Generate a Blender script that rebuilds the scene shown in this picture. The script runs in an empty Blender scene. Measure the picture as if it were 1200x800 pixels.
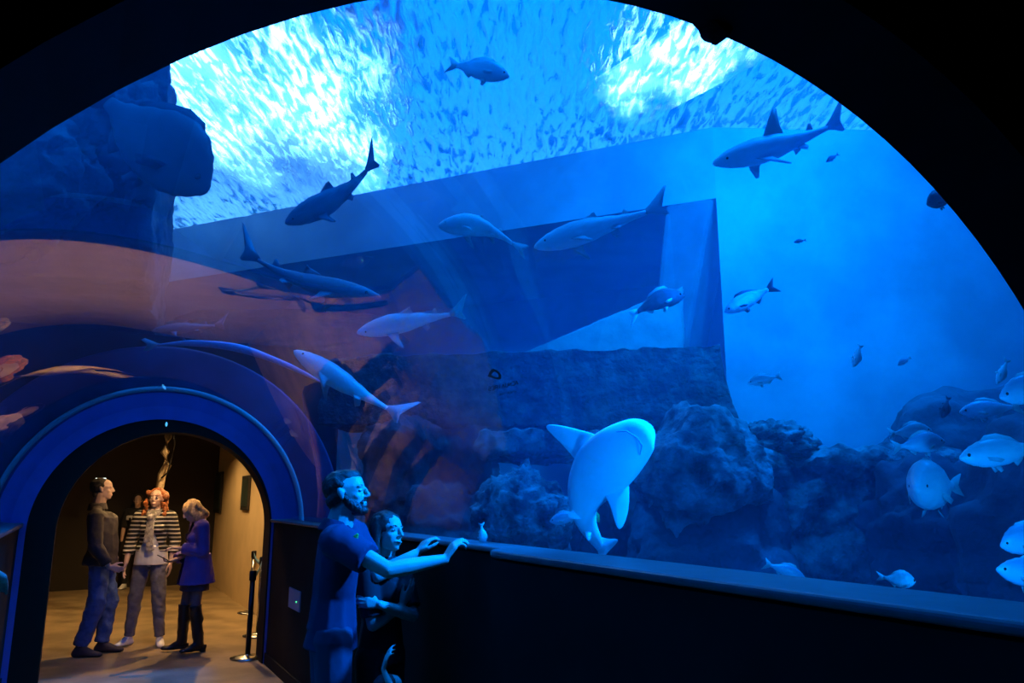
import bpy, bmesh, math, random
from mathutils import Vector, Matrix, noise, Quaternion
random.seed(7)
SC = bpy.context.scene
COL = SC.collection
F, TH, AZ = 882.0, math.radians(11.59), math.radians(29.1)
EYE = 1.6
PI = math.pi
V = Vector

# ---------- frames of reference -------------------------------------------------
def at(px, py, Y):
    """the place in the scene that the photo shows at px, py when it is Y metres ahead"""
    x = (px - 600) / F; zc = -(py - 400) / F
    y = math.cos(TH) - zc * math.sin(TH); z = math.sin(TH) + zc * math.cos(TH)
    return V((x / y * Y, Y, EYE + z / y * Y))
def atz(px, py, zz):
    a = at(px, py, 1.0); return at(px, py, (zz - EYE) / (a.z - EYE))
def T(s, t, z):
    """tunnel frame: s metres along the tunnel, t metres to its right"""
    return V((-s * math.sin(AZ) + t * math.cos(AZ), s * math.cos(AZ) + t * math.sin(AZ), z))
def ST(p): return (-p[0] * math.sin(AZ) + p[1] * math.cos(AZ), p[0] * math.cos(AZ) + p[1] * math.sin(AZ), p[2])
def att(px, py, t):
    return at(px, py, t / ST(at(px, py, 1.0))[1])
def ats(px, py, s):
    return at(px, py, s / ST(at(px, py, 1.0))[0])
TM = Matrix(((math.cos(AZ), -math.sin(AZ), 0), (math.sin(AZ), math.cos(AZ), 0), (0, 0, 1)))  # columns: t, s, z

# ---------- materials -------------------------------------------------------------
def mat(name, col, rough=0.6, metal=0.0, var=0.0, scale=8.0, bump=0.0, bscale=None, col2=None, spec=None, emit=None, estr=0, sss=0, coat=0):
    m = bpy.data.materials.new(name); m.use_nodes = True
    nt = m.node_tree; b = nt.nodes['Principled BSDF']
    b.inputs['Base Color'].default_value = (*col, 1)
    b.inputs['Roughness'].default_value = rough; b.inputs['Metallic'].default_value = metal
    if spec is not None: b.inputs['Specular IOR Level'].default_value = spec
    if coat: b.inputs['Coat Weight'].default_value = coat
    tc = nt.nodes.new('ShaderNodeTexCoord')
    if var or col2:
        n = nt.nodes.new('ShaderNodeTexNoise'); n.inputs['Scale'].default_value = scale; n.inputs['Detail'].default_value = 5
        r = nt.nodes.new('ShaderNodeValToRGB')
        c2 = col2 or tuple(c * (1 - var) for c in col)
        r.color_ramp.elements[0].color = (*c2, 1); r.color_ramp.elements[1].color = (*col, 1)
        r.color_ramp.elements[0].position = .38; r.color_ramp.elements[1].position = .62
        nt.links.new(tc.outputs['Object'], n.inputs['Vector']); nt.links.new(n.outputs['Fac'], r.inputs['Fac'])
        nt.links.new(r.outputs['Color'], b.inputs['Base Color'])
    if bump:
        n = nt.nodes.new('ShaderNodeTexNoise'); n.inputs['Scale'].default_value = bscale or scale * 3; n.inputs['Detail'].default_value = 6
        bp = nt.nodes.new('ShaderNodeBump'); bp.inputs['Strength'].default_value = bump; bp.inputs['Distance'].default_value = .07 if 'rock' in name or 'algae' in name else .02
        nt.links.new(tc.outputs['Object'], n.inputs['Vector']); nt.links.new(n.outputs['Fac'], bp.inputs['Height'])
        nt.links.new(bp.outputs['Normal'], b.inputs['Normal'])
    if emit:
        b.inputs['Emission Color'].default_value = (*emit, 1); b.inputs['Emission Strength'].default_value = estr
    return m

def acrylic_mat():
    m = bpy.data.materials.new('clear_acrylic'); m.use_nodes = True
    nt = m.node_tree; nt.nodes.clear(); N = nt.nodes.new; L = nt.links.new
    out = N('ShaderNodeOutputMaterial'); mx = N('ShaderNodeMixShader'); tr = N('ShaderNodeBsdfTransparent'); gl = N('ShaderNodeBsdfGlossy')
    tr.inputs['Color'].default_value = (.93, .97, 1, 1)
    gl.inputs['Roughness'].default_value = .0; gl.inputs['Color'].default_value = (.78, .78, .80, 1)
    g = N('ShaderNodeNewGeometry'); d = N('ShaderNodeVectorMath'); d.operation = 'DOT_PRODUCT'
    L(g.outputs['Incoming'], d.inputs[0]); L(g.outputs['Normal'], d.inputs[1])
    def M(op, a, b=None):
        n = N('ShaderNodeMath'); n.operation = op
        for i, v in enumerate((a, b)):
            if v is None: continue
            if isinstance(v, (int, float)): n.inputs[i].default_value = v
            else: L(v, n.inputs[i])
        return n.outputs[0]
    c = M('ABSOLUTE', d.outputs['Value']); p = M('POWER', M('SUBTRACT', 1.0, c), 5.0)
    f = M('ADD', M('MULTIPLY', p, 0.93), 0.045)
    L(f, mx.inputs[0]); L(tr.outputs[0], mx.inputs[1]); L(gl.outputs[0], mx.inputs[2]); L(mx.outputs[0], out.inputs['Surface'])
    return m

# ---------- mesh helpers ---------------------------------------------------------
def finish(bm, name, m, parent=None, loc=None, smooth=True, norm=True):
    if norm: bmesh.ops.recalc_face_normals(bm, faces=bm.faces[:])
    me = bpy.data.meshes.new(name)
    if loc is not None:
        for v in bm.verts: v.co -= loc
    bm.to_mesh(me); bm.free()
    o = bpy.data.objects.new(name, me); COL.objects.link(o)
    me.materials.append(m)
    if smooth:
        for p in me.polygons: p.use_smooth = True
    if loc is not None: o.location = loc
    if parent is not None:
        o.parent = parent
        if loc is None: pass
    return o
def child(bm, name, m, parent, smooth=True):
    """part given in world coordinates under a thing whose matrix is known"""
    M = parent.matrix_basis
    p = parent.parent
    while p is not None: M = p.matrix_basis @ M; p = p.parent
    inv = M.inverted()
    for v in bm.verts: v.co = inv @ v.co
    bmesh.ops.recalc_face_normals(bm, faces=bm.faces[:])
    me = bpy.data.meshes.new(name); bm.to_mesh(me); bm.free()
    me.materials.append(m)
    if smooth:
        for q in me.polygons: q.use_smooth = True
    o = bpy.data.objects.new(name, me); COL.objects.link(o); o.parent = parent
    return o
def thing(name, label, cat, loc=(0, 0, 0), rotz=0.0, group=None):
    o = bpy.data.objects.new(name, None); COL.objects.link(o); o.empty_display_size = .1
    o.location = loc; o.rotation_euler = (0, 0, rotz)
    o.matrix_basis = Matrix.Translation(V(loc)) @ Matrix.Rotation(rotz, 4, 'Z')
    o['label'] = label; o['category'] = cat
    if group: o['group'] = group
    return o
def tag(o, label, cat, group=None, kind=None):
    o['label'] = label; o['category'] = cat
    if group: o['group'] = group
    if kind: o['kind'] = kind
    return o
def struct(o): o['kind'] = 'structure'; return o

def sharp_mod(o, w=.01, seg=2):
    b = o.modifiers.new('bevel', 'BEVEL'); b.width = w; b.segments = seg; b.limit_method = 'ANGLE'
    return o
def quad_prism(bm, pts, ext):
    """closed prism: polygon pts swept by vector ext"""
    ext = V(ext)
    a = [bm.verts.new(p) for p in pts]; b = [bm.verts.new(V(p) + ext) for p in pts]
    n = len(pts)
    bm.faces.new(a); bm.faces.new(b[::-1])
    for i in range(n): bm.faces.new((a[i], b[i], b[(i + 1) % n], a[(i + 1) % n]))
def tbox(bm, s0, s1, t0, t1, z0, z1):
    quad_prism(bm, [T(s0, t0, z0), T(s0, t1, z0), T(s0, t1, z1), T(s0, t0, z1)], T(s1 - s0, 0, 0))
def wbox(bm, c, sz, R=None):
    c = V(c); R = R or Matrix.Identity(3); x, y, z = [v / 2 for v in sz]
    quad_prism(bm, [c + R @ V((-x, -y, -z)), c + R @ V((x, -y, -z)), c + R @ V((x, -y, z)), c + R @ V((-x, -y, z))], R @ V((0, 2 * y, 0)))
def grid_fill(bm, pts_rows, close_u=False):
    rows = [[bm.verts.new(p) for p in r] for r in pts_rows]
    for a, b in zip(rows, rows[1:]):
        n = len(a); rng = range(n if close_u else n - 1)
        for i in rng: bm.faces.new((a[i], a[(i + 1) % n], b[(i + 1) % n], b[i]))
    return rows
def lathe(bm, c, prof, n=24, R=None):
    """prof: list of (radius, height) about z through c"""
    c = V(c); R = R or Matrix.Identity(3)
    rows = [[c + R @ V((r * math.cos(2 * PI * i / n), r * math.sin(2 * PI * i / n), h)) for i in range(n)] for r, h in prof]
    rr = grid_fill(bm, rows, True)
    bm.faces.new(rr[0][::-1]); bm.faces.new(rr[-1])
def frame_of(d, up=V((0, 0, 1))):
    d = V(d).normalized(); side = d.cross(up)
    if side.length < 1e-4: side = d.cross(V((0, 1, 0)))
    side.normalize(); u = side.cross(d).normalized()
    return d, side, u
def tube(bm, pts, rad, n=10, flat=1.0):
    pts = [V(p) for p in pts]; rows = []
    rads = rad if isinstance(rad, (list, tuple)) else [rad] * len(pts)
    for i, p in enumerate(pts):
        d = (pts[min(i + 1, len(pts) - 1)] - pts[max(i - 1, 0)])
        d, s, u = frame_of(d)
        rows.append([p + s * rads[i] * math.cos(2 * PI * k / n) + u * rads[i] * flat * math.sin(2 * PI * k / n) for k in range(n)])
    rr = grid_fill(bm, rows, True); bm.faces.new(rr[0][::-1]); bm.faces.new(rr[-1])
def ico(bm, c, r, sub=2, R=None):
    g = bmesh.ops.create_icosphere(bm, subdivisions=sub, radius=1.0)
    rx, ry, rz = r if isinstance(r, (tuple, list)) else (r, r, r)
    R = R or Matrix.Identity(3)
    for v in g['verts']: v.co = V(c) + R @ V((v.co.x * rx, v.co.y * ry, v.co.z * rz))
    return g['verts']

# ---------- smooth bodies from hulls, voxel-joined into one surface ----------------
UNIT = None
def unit_pts():
    global UNIT
    if UNIT is None:
        b = bmesh.new(); bmesh.ops.create_icosphere(b, subdivisions=2, radius=1.0); UNIT = [v.co.copy() for v in b.verts]; b.free()
    return UNIT
def hull(*ells):
    """each: (centre, r or (rx,ry,rz)[, rotation])  -> a closed convex piece"""
    return ('hull', ells)
def cone(a, b, ra, rb, flat=1.0, side=None): return ('cone', V(a), V(b), ra, rb, flat, side)
def add_prim(bm, p, X, grow=0.0):
    if p[0] == 'hull':
        b = bmesh.new()
        for e in p[1]:
            c = V(e[0]); r = e[1] if isinstance(e[1], (tuple, list)) else (e[1],) * 3
            R = e[2] if len(e) > 2 else None
            for q in unit_pts():
                w = V((q.x * (r[0] + grow), q.y * (r[1] + grow), q.z * (r[2] + grow)))
                if R is not None: w = R @ w
                b.verts.new(X @ (c + w))
        res = bmesh.ops.convex_hull(b, input=b.verts[:])
        junk = [g for g in res['geom_interior'] if isinstance(g, bmesh.types.BMVert)]
        if junk: bmesh.ops.delete(b, geom=junk, context='VERTS')
        loose = [v for v in b.verts if not v.link_faces]
        if loose: bmesh.ops.delete(b, geom=loose, context='VERTS')
        bmesh.ops.recalc_face_normals(b, faces=b.faces[:])
        mp = {v: bm.verts.new(v.co) for v in b.verts}
        for f in b.faces: bm.faces.new([mp[v] for v in f.verts])
        b.free()
    else:
        _, a, c, ra, rb, flat, side = p
        d = (c - a).normalized(); s = side or V((1, 0, 0)); s = (s - d * s.dot(d)).normalized(); u = d.cross(s)
        n = 20; rows = []
        for q, r in ((a, ra), (c, rb)):
            rows.append([X @ (q + s * (r + grow) * math.cos(2 * PI * k / n) + u * (r + grow) * flat * math.sin(2 * PI * k / n)) for k in range(n)])
        rr = grid_fill(bm, rows, True); f1 = bm.faces.new(rr[0][::-1]); f2 = bm.faces.new(rr[-1])
def blob(name, prims, m, X, parent, voxel=.007, smooth=2, grow=0.0, rough=None, cut=None):
    """one continuous surface around all the pieces; X places them in the world"""
    bm = bmesh.new()
    for p in prims: add_prim(bm, p, Matrix.Identity(4), grow)
    bmesh.ops.recalc_face_normals(bm, faces=bm.faces[:])
    me = bpy.data.meshes.new(name); bm.to_mesh(me); bm.free()
    o = bpy.data.objects.new('tmp', me); COL.objects.link(o)
    r = o.modifiers.new('r', 'REMESH'); r.mode = 'VOXEL'; r.voxel_size = voxel; r.use_smooth_shade = True
    if smooth:
        sm = o.modifiers.new('s', 'SMOOTH'); sm.factor = .5; sm.iterations = smooth
    dg = bpy.context.evaluated_depsgraph_get(); ev = o.evaluated_get(dg)
    me2 = bpy.data.meshes.new_from_object(ev, depsgraph=dg)
    bpy.data.objects.remove(o); bpy.data.meshes.remove(me)
    me2.name = name; me2.materials.clear(); me2.materials.append(m)
    if rough:
        amp, sc = rough[0], rough[1]; st = rough[2] if len(rough) > 2 else (1, 1, 1)
        nn = [v.normal.copy() for v in me2.vertices]
        for v, n in zip(me2.vertices, nn):
            q = V((v.co.x * st[0], v.co.y * st[1], v.co.z * st[2])) * sc
            v.co += n * amp * (noise.fractal(q, 1.0, 2.0, 3))
    if cut:
        b = bmesh.new(); b.from_mesh(me2); bmesh.ops.delete(b, geom=[f for f in b.faces if cut(f.calc_center_median())], context='FACES'); b.to_mesh(me2); b.free()
    for p in me2.polygons: p.use_smooth = True
    oo = bpy.data.objects.new(name, me2); COL.objects.link(oo); oo.parent = parent
    if X is not None: oo.matrix_basis = X
    return oo
# ---------- people -----------------------------------------------------------------
def J0(k=1.0, female=False):
    sw = .165 if female else .185
    j = dict(pelvis=(0, 0, .95), waist=(0, 0, 1.10), chest=(0, 0, 1.30), neck=(0, -.015, 1.475), head=(0, .02, 1.635),
             shL=(-sw, 0, 1.43), shR=(sw, 0, 1.43), elL=(-sw - .05, -.02, 1.14), elR=(sw + .05, -.02, 1.14),
             wrL=(-sw - .05, .05, .89), wrR=(sw + .05, .05, .89),
             hipL=(-.09, 0, .90), hipR=(.09, 0, .90), knL=(-.10, .02, .49), knR=(.10, .02, .49),
             anL=(-.11, -.02, .085), anR=(.11, -.02, .085), toL=(-.13, .16, .03), toR=(.13, .16, .03))
    return {a: V(b) * k for a, b in j.items()}
def head_frame(f, roll=0.0):
    f = V(f).normalized(); r = f.cross(V((0, 0, 1))).normalized(); u = r.cross(f).normalized()
    if roll:
        q = Quaternion(f, roll); r = q @ r; u = q @ u
    return Matrix((r, f, u)).transposed()
def head_prims(c, R, k=1.0, female=False):
    def P(x, y, z): return V(c) + R @ (V((x, y, z)) * k)
    def E(x, y, z, rx, ry, rz): return (P(x, y, z), (rx * k, ry * k, rz * k), R)
    jw = .82 if female else 1.0
    pr = [hull(E(0, -.018, .028, .074, .092, .088), E(0, .03, .03, .062, .058, .07)),
          hull(E(0, .03, -.02, .058, .055, .06), E(0, .052, -.092, .022 * jw, .024, .016), E(.042 * jw, .01, -.062, .018, .022, .02), E(-.042 * jw, .01, -.062, .018, .022, .02)),
          hull(E(0, .088, .012, .008, .008, .008), E(0, .106, -.024, .010, .009, .008)),
          hull(E(0, .102, -.027, .009, .008, .007), E(.011, .088, -.030, .007, .008, .006), E(-.011, .088, -.030, .007, .008, .006)),
          hull(E(.034, .070, .024, .018, .012, .007), E(-.034, .070, .024, .018, .012, .007)),
          hull(E(.020, .074, -.058, .007, .010, .004), E(0, .085, -.056, .007, .008, .005), E(-.020, .074, -.058, .007, .010, .004)),
          hull(E(.016, .074, -.069, .006, .010, .004), E(0, .083, -.070, .008, .008, .005), E(-.016, .074, -.069, .006, .010, .004)),
          hull(E(.036, .050, -.022, .022, .022, .02)), hull(E(-.036, .050, -.022, .022, .022, .02)),
          hull(E(0, .068, -.092, .014 * jw, .012, .012))]
    for s in (1, -1):
        pr.append(hull(E(s * .074, -.012, .006, .007, .016, .016), E(s * .080, -.020, .014, .006, .012, .018), E(s * .072, -.008, -.022, .006, .009, .01)))
    return pr
def hand_prims(w, d, n, side, k=1.0, curl=(.25, .3, .3, .35), spread=.10, thumb_open=.7):
    """w wrist, d finger direction, n palm normal, side: vector towards the thumb"""
    w = V(w); d = V(d).normalized(); n = (V(n) - d * V(n).dot(d)).normalized(); s = V(side); s = (s - d * s.dot(d) - n * s.dot(n)).normalized()
    pr = []; kn = []
    offs = (.028, .0095, -.0095, -.027); ln = (.040, .045, .041, .032); fw = (.088, .092, .087, .078)
    for i in range(4): kn.append(w + d * fw[i] * k + s * offs[i] * k)
    R = Matrix((s, d, n)).transposed()
    pr.append(hull((w, (.024 * k, .012 * k, .016 * k), R), *[(q - d * .008 * k, (.011 * k, .012 * k, .0115 * k), R) for q in kn]))
    for i in range(4):
        a = kn[i]; ang = 0; dd = (d + s * offs[i] / .03 * spread).normalized()
        L = ln[i] * k; r = (.0088 if i < 3 else .0078) * k
        for sgm, (lf, cf) in enumerate(((1.0, .6), (.65, 1.0), (.52, .8))):
            ang += curl[i] * cf
            e = dd * math.cos(ang) + n * math.sin(ang)
            b = a + e * L * lf
            pr.append(hull((a, r), (b, r * .93))); a = b; r *= .93
    a = w + d * .028 * k + s * .022 * k + n * .004 * k
    b = a + (d * .62 + s * thumb_open + n * .25).normalized() * .040 * k
    c = b + (d * .85 + s * thumb_open * .5 + n * .25).normalized() * .032 * k
    e = c + (d * .95 + s * .2 + n * .3).normalized() * .026 * k
    pr += [hull((w + d * .01 * k, .014 * k), (a, .014 * k), (b, .0115 * k)), hull((b, .0108 * k), (c, .0098 * k)), hull((c, .0096 * k), (e, .008 * k))]
    return pr
def perp(a, b): return (V(b) - V(a)).normalized()
def torso_prims(J, k=1.0, fat=1.0, female=False):
    c, w, p, n = J['chest'], J['waist'], J['pelvis'], J['neck']
    cw = .13 if female else .150
    up = (c - w).normalized()
    pr = [hull((c, (cw * k, .098 * k * fat, .13 * k)), (w, (.118 * k * fat, .092 * k * fat, .07 * k))),
          hull((w, (.118 * k * fat, .092 * k * fat, .07 * k)), (p, (.150 * k, .105 * k * fat, .09 * k))),
          hull((J['shL'] + V((.015, 0, -.01)), .052 * k), (J['shR'] + V((-.015, 0, -.01)), .052 * k), (c + up * .06 * k, (cw * .95 * k, .09 * k, .06 * k))),
          hull((J['shL'] + V((.03, 0, .01)), .035 * k), (J['shR'] + V((-.03, 0, .01)), .035 * k), (n + V((0, 0, -.005)), (.055 * k, .055 * k, .03 * k)))]
    if female:
        for s in (-1, 1): pr.append(hull((c + V((s * .062 * k, .075 * k, -.01 * k)), (.052 * k, .045 * k, .05 * k))))
    return pr
def arm_upper(J, s, k=1.0, f=1.0): return [hull((J['sh' + s], .054 * k * f), (J['sh' + s].lerp(J['el' + s], .35), .047 * k * f)), hull((J['sh' + s].lerp(J['el' + s], .35), .047 * k * f), (J['el' + s], .037 * k * f))]
def arm_fore(J, s, k=1.0, f=1.0):
    m = J['el' + s].lerp(J['wr' + s], .3)
    return [hull((J['el' + s], .037 * k * f), (m, .040 * k * f)), hull((m, .040 * k * f), (J['wr' + s], .024 * k * f))]
def leg_prims(J, s, k=1.0, f=1.0, shank=True):
    h, n, a = J['hip' + s], J['kn' + s], J['an' + s]
    m = h.lerp(n, .3); c = n.lerp(a, .3) + V((0, -.012 * k, 0))
    pr = [hull((h, .088 * k * f), (m, .080 * k * f)), hull((m, .080 * k * f), (n, .056 * k * f))]
    if shank: pr += [hull((n, .054 * k * f), (c, .055 * k * f)), hull((c, .055 * k * f), (a, .037 * k * f))]
    return pr
def foot_prims(J, s, k=1.0, g=1.0):
    a, t = J['an' + s], J['to' + s]
    d = (t - a); d.z = 0; d.normalize()
    z0 = min(a.z - .085 * k, 0) if False else a.z - .085 * k
    heel = a - d * .035 * k; heel.z = a.z - .05 * k
    ball = a + d * .12 * k; ball.z = a.z - .055 * k
    toe = a + d * .185 * k; toe.z = a.z - .062 * k
    return [hull((a, .036 * k * g), (heel, (.033 * k * g,) * 3), (ball, (.042 * k * g, .042 * k * g, .028 * k * g))), hull((ball, (.042 * k * g, .042 * k * g, .028 * k * g)), (toe, (.034 * k * g, .034 * k * g, .021 * k * g)))]
def body(J, R, X, parent, skin, k=1.0, female=False, fat=1.0, hands=(), voxel=.006, legs=True, hk=None):
    hk = hk or k
    pr = head_prims(J['head'], R, hk, female)
    nk = J['head'] + R @ (V((0, -.02, -.06)) * hk)
    nr = (.048 if female else .062) * k
    pr.append(hull((J['neck'] + V((0, 0, -.03)), nr * 1.15), (nk, nr)))
    pr += torso_prims(J, k, fat, female)
    for s in 'LR': pr += arm_upper(J, s, k) + arm_fore(J, s, k)
    for h in hands: pr += h
    for s in 'LR': pr += leg_prims(J, s, k) + foot_prims(J, s, k, .9)
    return blob('body', pr, skin, X, parent, voxel=voxel, smooth=2)
def eyes(J, R, X, parent, hk=1.0, white=None, dark=None, brow=None, fem=False):
    for s in (-1, 1):
        c = J['head'] + R @ (V((s * .031, .0725, .004)) * hk)
        bm = bmesh.new(); ico(bm, c, (.0125 * hk, .0105 * hk, .0068 * hk), 2, R); e = finish(bm, 'eye', white, parent); e.matrix_basis = X
        bm = bmesh.new(); ico(bm, c + R @ V((.001, .0078 * hk, .0005)), (.0052 * hk, .004 * hk, .0056 * hk), 2, R); finish(bm, 'iris', dark, e)
        bm = bmesh.new()
        pts = [J['head'] + R @ (V((s * x, y, z)) * hk) for x, y, z in ((.013, .0825, .024), (.028, .0825, .029), (.042, .075, .029), (.052, .064, .023))]
        tube(bm, pts, [.0025 * hk, .004 * hk, .0036 * hk, .002 * hk], 8, .7); b = finish(bm, 'eyebrow', brow, parent); b.matrix_basis = X
def mouth(J, R, X, parent, m, hk=1.0, smile=0.0, teeth=None):
    c = J['head']
    for nm, z, h, mm in (('lips', -.0635, .0055, m),):
        bm = bmesh.new()
        pts = [c + R @ (V((x, y - .003, z + smile * abs(x) * 12 * .02)) * hk) for x, y in ((-.024, .0785), (-.012, .0885), (0, .0915), (.012, .0885), (.024, .0785))]
        tube(bm, pts, [.002 * hk, h * .8 * hk, .005 * hk, h * .8 * hk, .002 * hk], 8, .9); o = finish(bm, nm, mm, parent); o.matrix_basis = X
    if teeth:
        bm = bmesh.new()
        pts = [c + R @ (V((x, y, -.0635 + smile * abs(x) * 12 * .02)) * hk) for x, y in ((-.017, .0885), (-.008, .0950), (0, .0975), (.008, .0950), (.017, .0885))]
        tube(bm, pts, [.001 * hk, .0022 * hk, .0026 * hk, .0022 * hk, .001 * hk], 8, .9); o = finish(bm, 'teeth', teeth, parent); o.matrix_basis = X
# ---------- the setting ------------------------------------------------------------
TC, ZC, RG = .63, 1.276, 1.175
M_black = mat('black_paint', (.004, .004, .006), .8, spec=.2)
M_panel = mat('dark_wall_panel', (.016, .011, .008), .8, spec=.12, var=.3, scale=3, bump=.05)
M_ledge = mat('ledge_top', (.075, .095, .10), .42, var=.25, scale=12, bump=.04)
M_floor = mat('stone_floor', (.40, .29, .16), .35, var=.45, scale=2.2, bump=.12, bscale=30)
M_beige = mat('beige_plaster', (.62, .46, .26), .8, var=.12, scale=2)
M_ceil = mat('dark_ceiling', (.02, .018, .016), .8)
M_flange = mat('painted_flange', (.14, .13, .45), .55, var=.12, scale=5, bump=.03)
M_rim = mat('pale_rim', (.85, .9, .92), .3)
M_collar = mat('painted_collar', (.08, .08, .24), .6, var=.3, scale=2.5, bump=.06)
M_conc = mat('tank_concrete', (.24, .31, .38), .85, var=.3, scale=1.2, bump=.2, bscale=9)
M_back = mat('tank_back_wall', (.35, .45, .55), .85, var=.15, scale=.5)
M_algae = mat('algae_concrete', (.06, .085, .09), .9, var=.75, scale=7, bump=.9, bscale=16)
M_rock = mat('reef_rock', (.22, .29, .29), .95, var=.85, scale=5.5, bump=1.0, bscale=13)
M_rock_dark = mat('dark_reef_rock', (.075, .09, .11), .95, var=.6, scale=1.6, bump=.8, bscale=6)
M_sand = mat('pale_sand', (.20, .23, .24), .95, var=.2, scale=6, bump=.3)
M_steel = mat('brushed_steel', (.5, .5, .5), .25, metal=1.0)

def arch_profile(R, zb=0.0, n=48, tc=TC, zc=ZC):
    return [(tc - R, zb)] + [(tc - R * math.cos(PI * i / n), zc + R * math.sin(PI * i / n)) for i in range(n + 1)] + [(tc + R, zb)]
def arch_slab(bm, s0, s1, inner, outer):
    rows = [[T(s0, *p) for p in inner], [T(s0, *p) for p in outer], [T(s1, *p) for p in outer], [T(s1, *p) for p in inner]]
    rr = grid_fill(bm, rows)
    for a, b in zip(rr[3][:-1], rr[3][1:]):
        i = rr[3].index(a); bm.faces.new((a, b, rr[0][i + 1], rr[0][i]))
    bm.faces.new((rr[0][0], rr[1][0], rr[2][0], rr[3][0])); bm.faces.new((rr[0][-1], rr[3][-1], rr[2][-1], rr[1][-1]))
def to_rect(prof, t0, t1, z1, tc=TC, zc=ZC):
    out = []
    for i, (t, z) in enumerate(prof):
        if i == 0: out.append((t0, z)); continue
        if i == len(prof) - 1: out.append((t1, z)); continue
        dt, dz = t - tc, z - zc
        k = []
        if dt > 1e-6: k.append((t1 - tc) / dt)
        if dt < -1e-6: k.append((t0 - tc) / dt)
        if dz > 1e-6: k.append((z1 - zc) / dz)
        k = min(k); out.append((tc + dt * k, zc + dz * k))
    return out

bm = bmesh.new(); tbox(bm, -3, 8.2, -.6, 1.98, -.1, 0); tbox(bm, 8.2, 15.7, -3.2, 2.3, -.1, 0)
floor = struct(finish(bm, 'floor', M_floor, smooth=False))
bm = bmesh.new(); ip = arch_profile(.9025)
arch_slab(bm, .50, .626, ip, to_rect(ip, -9, 12, 9)); struct(finish(bm, 'wall_near', M_black, smooth=False))
bm = bmesh.new(); tbox(bm, -3.1, -3, -1.5, 3, 0, 3.2); struct(finish(bm, 'wall_rear', M_black, smooth=False))
bm = bmesh.new(); tbox(bm, -3, .5, -1.5, -1.4, 0, 3.2); struct(finish(bm, 'wall_lobby_left', M_black, smooth=False))
bm = bmesh.new(); tbox(bm, -3, .5, 2.9, 3, 0, 3.2); struct(finish(bm, 'wall_lobby_right', M_black, smooth=False))
bm = bmesh.new(); tbox(bm, -3.1, .5, -1.5, 3, 3.2, 3.3); struct(finish(bm, 'ceiling_lobby', M_black, smooth=False))
bm = bmesh.new(); tbox(bm, -3, .5, -1.5, 3, -.1, -.001); struct(finish(bm, 'floor_lobby', M_floor, smooth=False))
# walls under the ledges
bm = bmesh.new(); tbox(bm, .626, 3.0, 1.565, 1.98, 0, 1.33); tbox(bm, 3.0, 8.0, 1.70, 1.98, 0, 1.33); struct(finish(bm, 'wall_right', M_panel, smooth=False))
bm = bmesh.new(); tbox(bm, .626, 8.0, -.72, -.47, 0, 1.33); struct(finish(bm, 'wall_left', M_panel, smooth=False))
# ledges: right one in a broad near stretch with a rounded end and a narrow far stretch
def ledge(name, prof, z0=1.315, z1=1.37):
    bm = bmesh.new(); quad_prism(bm, [T(s, t, z0) for s, t in prof], (0, 0, z1 - z0))
    o = struct(finish(bm, name, M_ledge, smooth=False)); sharp_mod(o, .012, 3); return o
rnd = [(3.10 - .16 + .16 * math.sin(a * PI / 16), 1.55 + .16 - .16 * math.cos(a * PI / 16)) for a in range(9)]
ledge('trim_1', [(.626, 1.55)] + rnd + [(3.10, 1.85), (.626, 1.85)], 1.34)
ledge('trim_2', [(3.10, 1.66), (8.0, 1.66), (8.0, 1.85), (3.10, 1.85)], 1.345)
ledge('trim_3', [(.626, -.44), (.626, -.70), (8.0, -.70), (8.0, -.44)], 1.33)
bm = bmesh.new(); tbox(bm, 3.15, 8.0, 1.685, 1.70, 0, .10); struct(finish(bm, 'baseboard_right', M_black, smooth=False))
bm = bmesh.new(); tbox(bm, .63, 8.0, -.47, -.455, 0, .10); struct(finish(bm, 'baseboard_left', M_black, smooth=False))
# acrylic vault
bm = bmesh.new(); pr = arch_profile(RG, 1.345, 96)
NS = 40; rows = [[T(.626 + (7.995 - .626) * i / NS, *p) for p in pr] for i in range(NS + 1)]
grid_fill(bm, rows)
glass = finish(bm, 'window_1', acrylic_mat(), norm=False); struct(glass)
c = glass.data.polygons[len(pr) // 2 + 5]
if c.normal.dot(T(0, TC, ZC) - T(0, *pr[len(pr) // 2])) < 0: glass.data.flip_normals()
# far portal: flange, rim, outer collar, dark lining
ip = arch_profile(1.05)
bm = bmesh.new(); arch_slab(bm, 8.0, 8.12, ip, arch_profile(1.345)); struct(finish(bm, 'trim_4', M_flange, smooth=False))
bm = bmesh.new(); tube(bm, [T(7.99, *p) for p in arch_profile(1.345, 1.30, 64)], .024, 10); struct(finish(bm, 'trim_5', M_rim))
bm = bmesh.new(); arch_slab(bm, 8.05, 8.9, arch_profile(1.36), arch_profile(1.78)); o = struct(finish(bm, 'trim_6', M_collar, smooth=False)); sharp_mod(o, .03, 3)
bm = bmesh.new(); arch_slab(bm, 8.01, 8.30, arch_profile(.93, tc=.735), arch_profile(1.2)); struct(finish(bm, 'trim_7', mat('portal_lining', (.022, .014, .010), .8, spec=.1), smooth=False))
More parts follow.
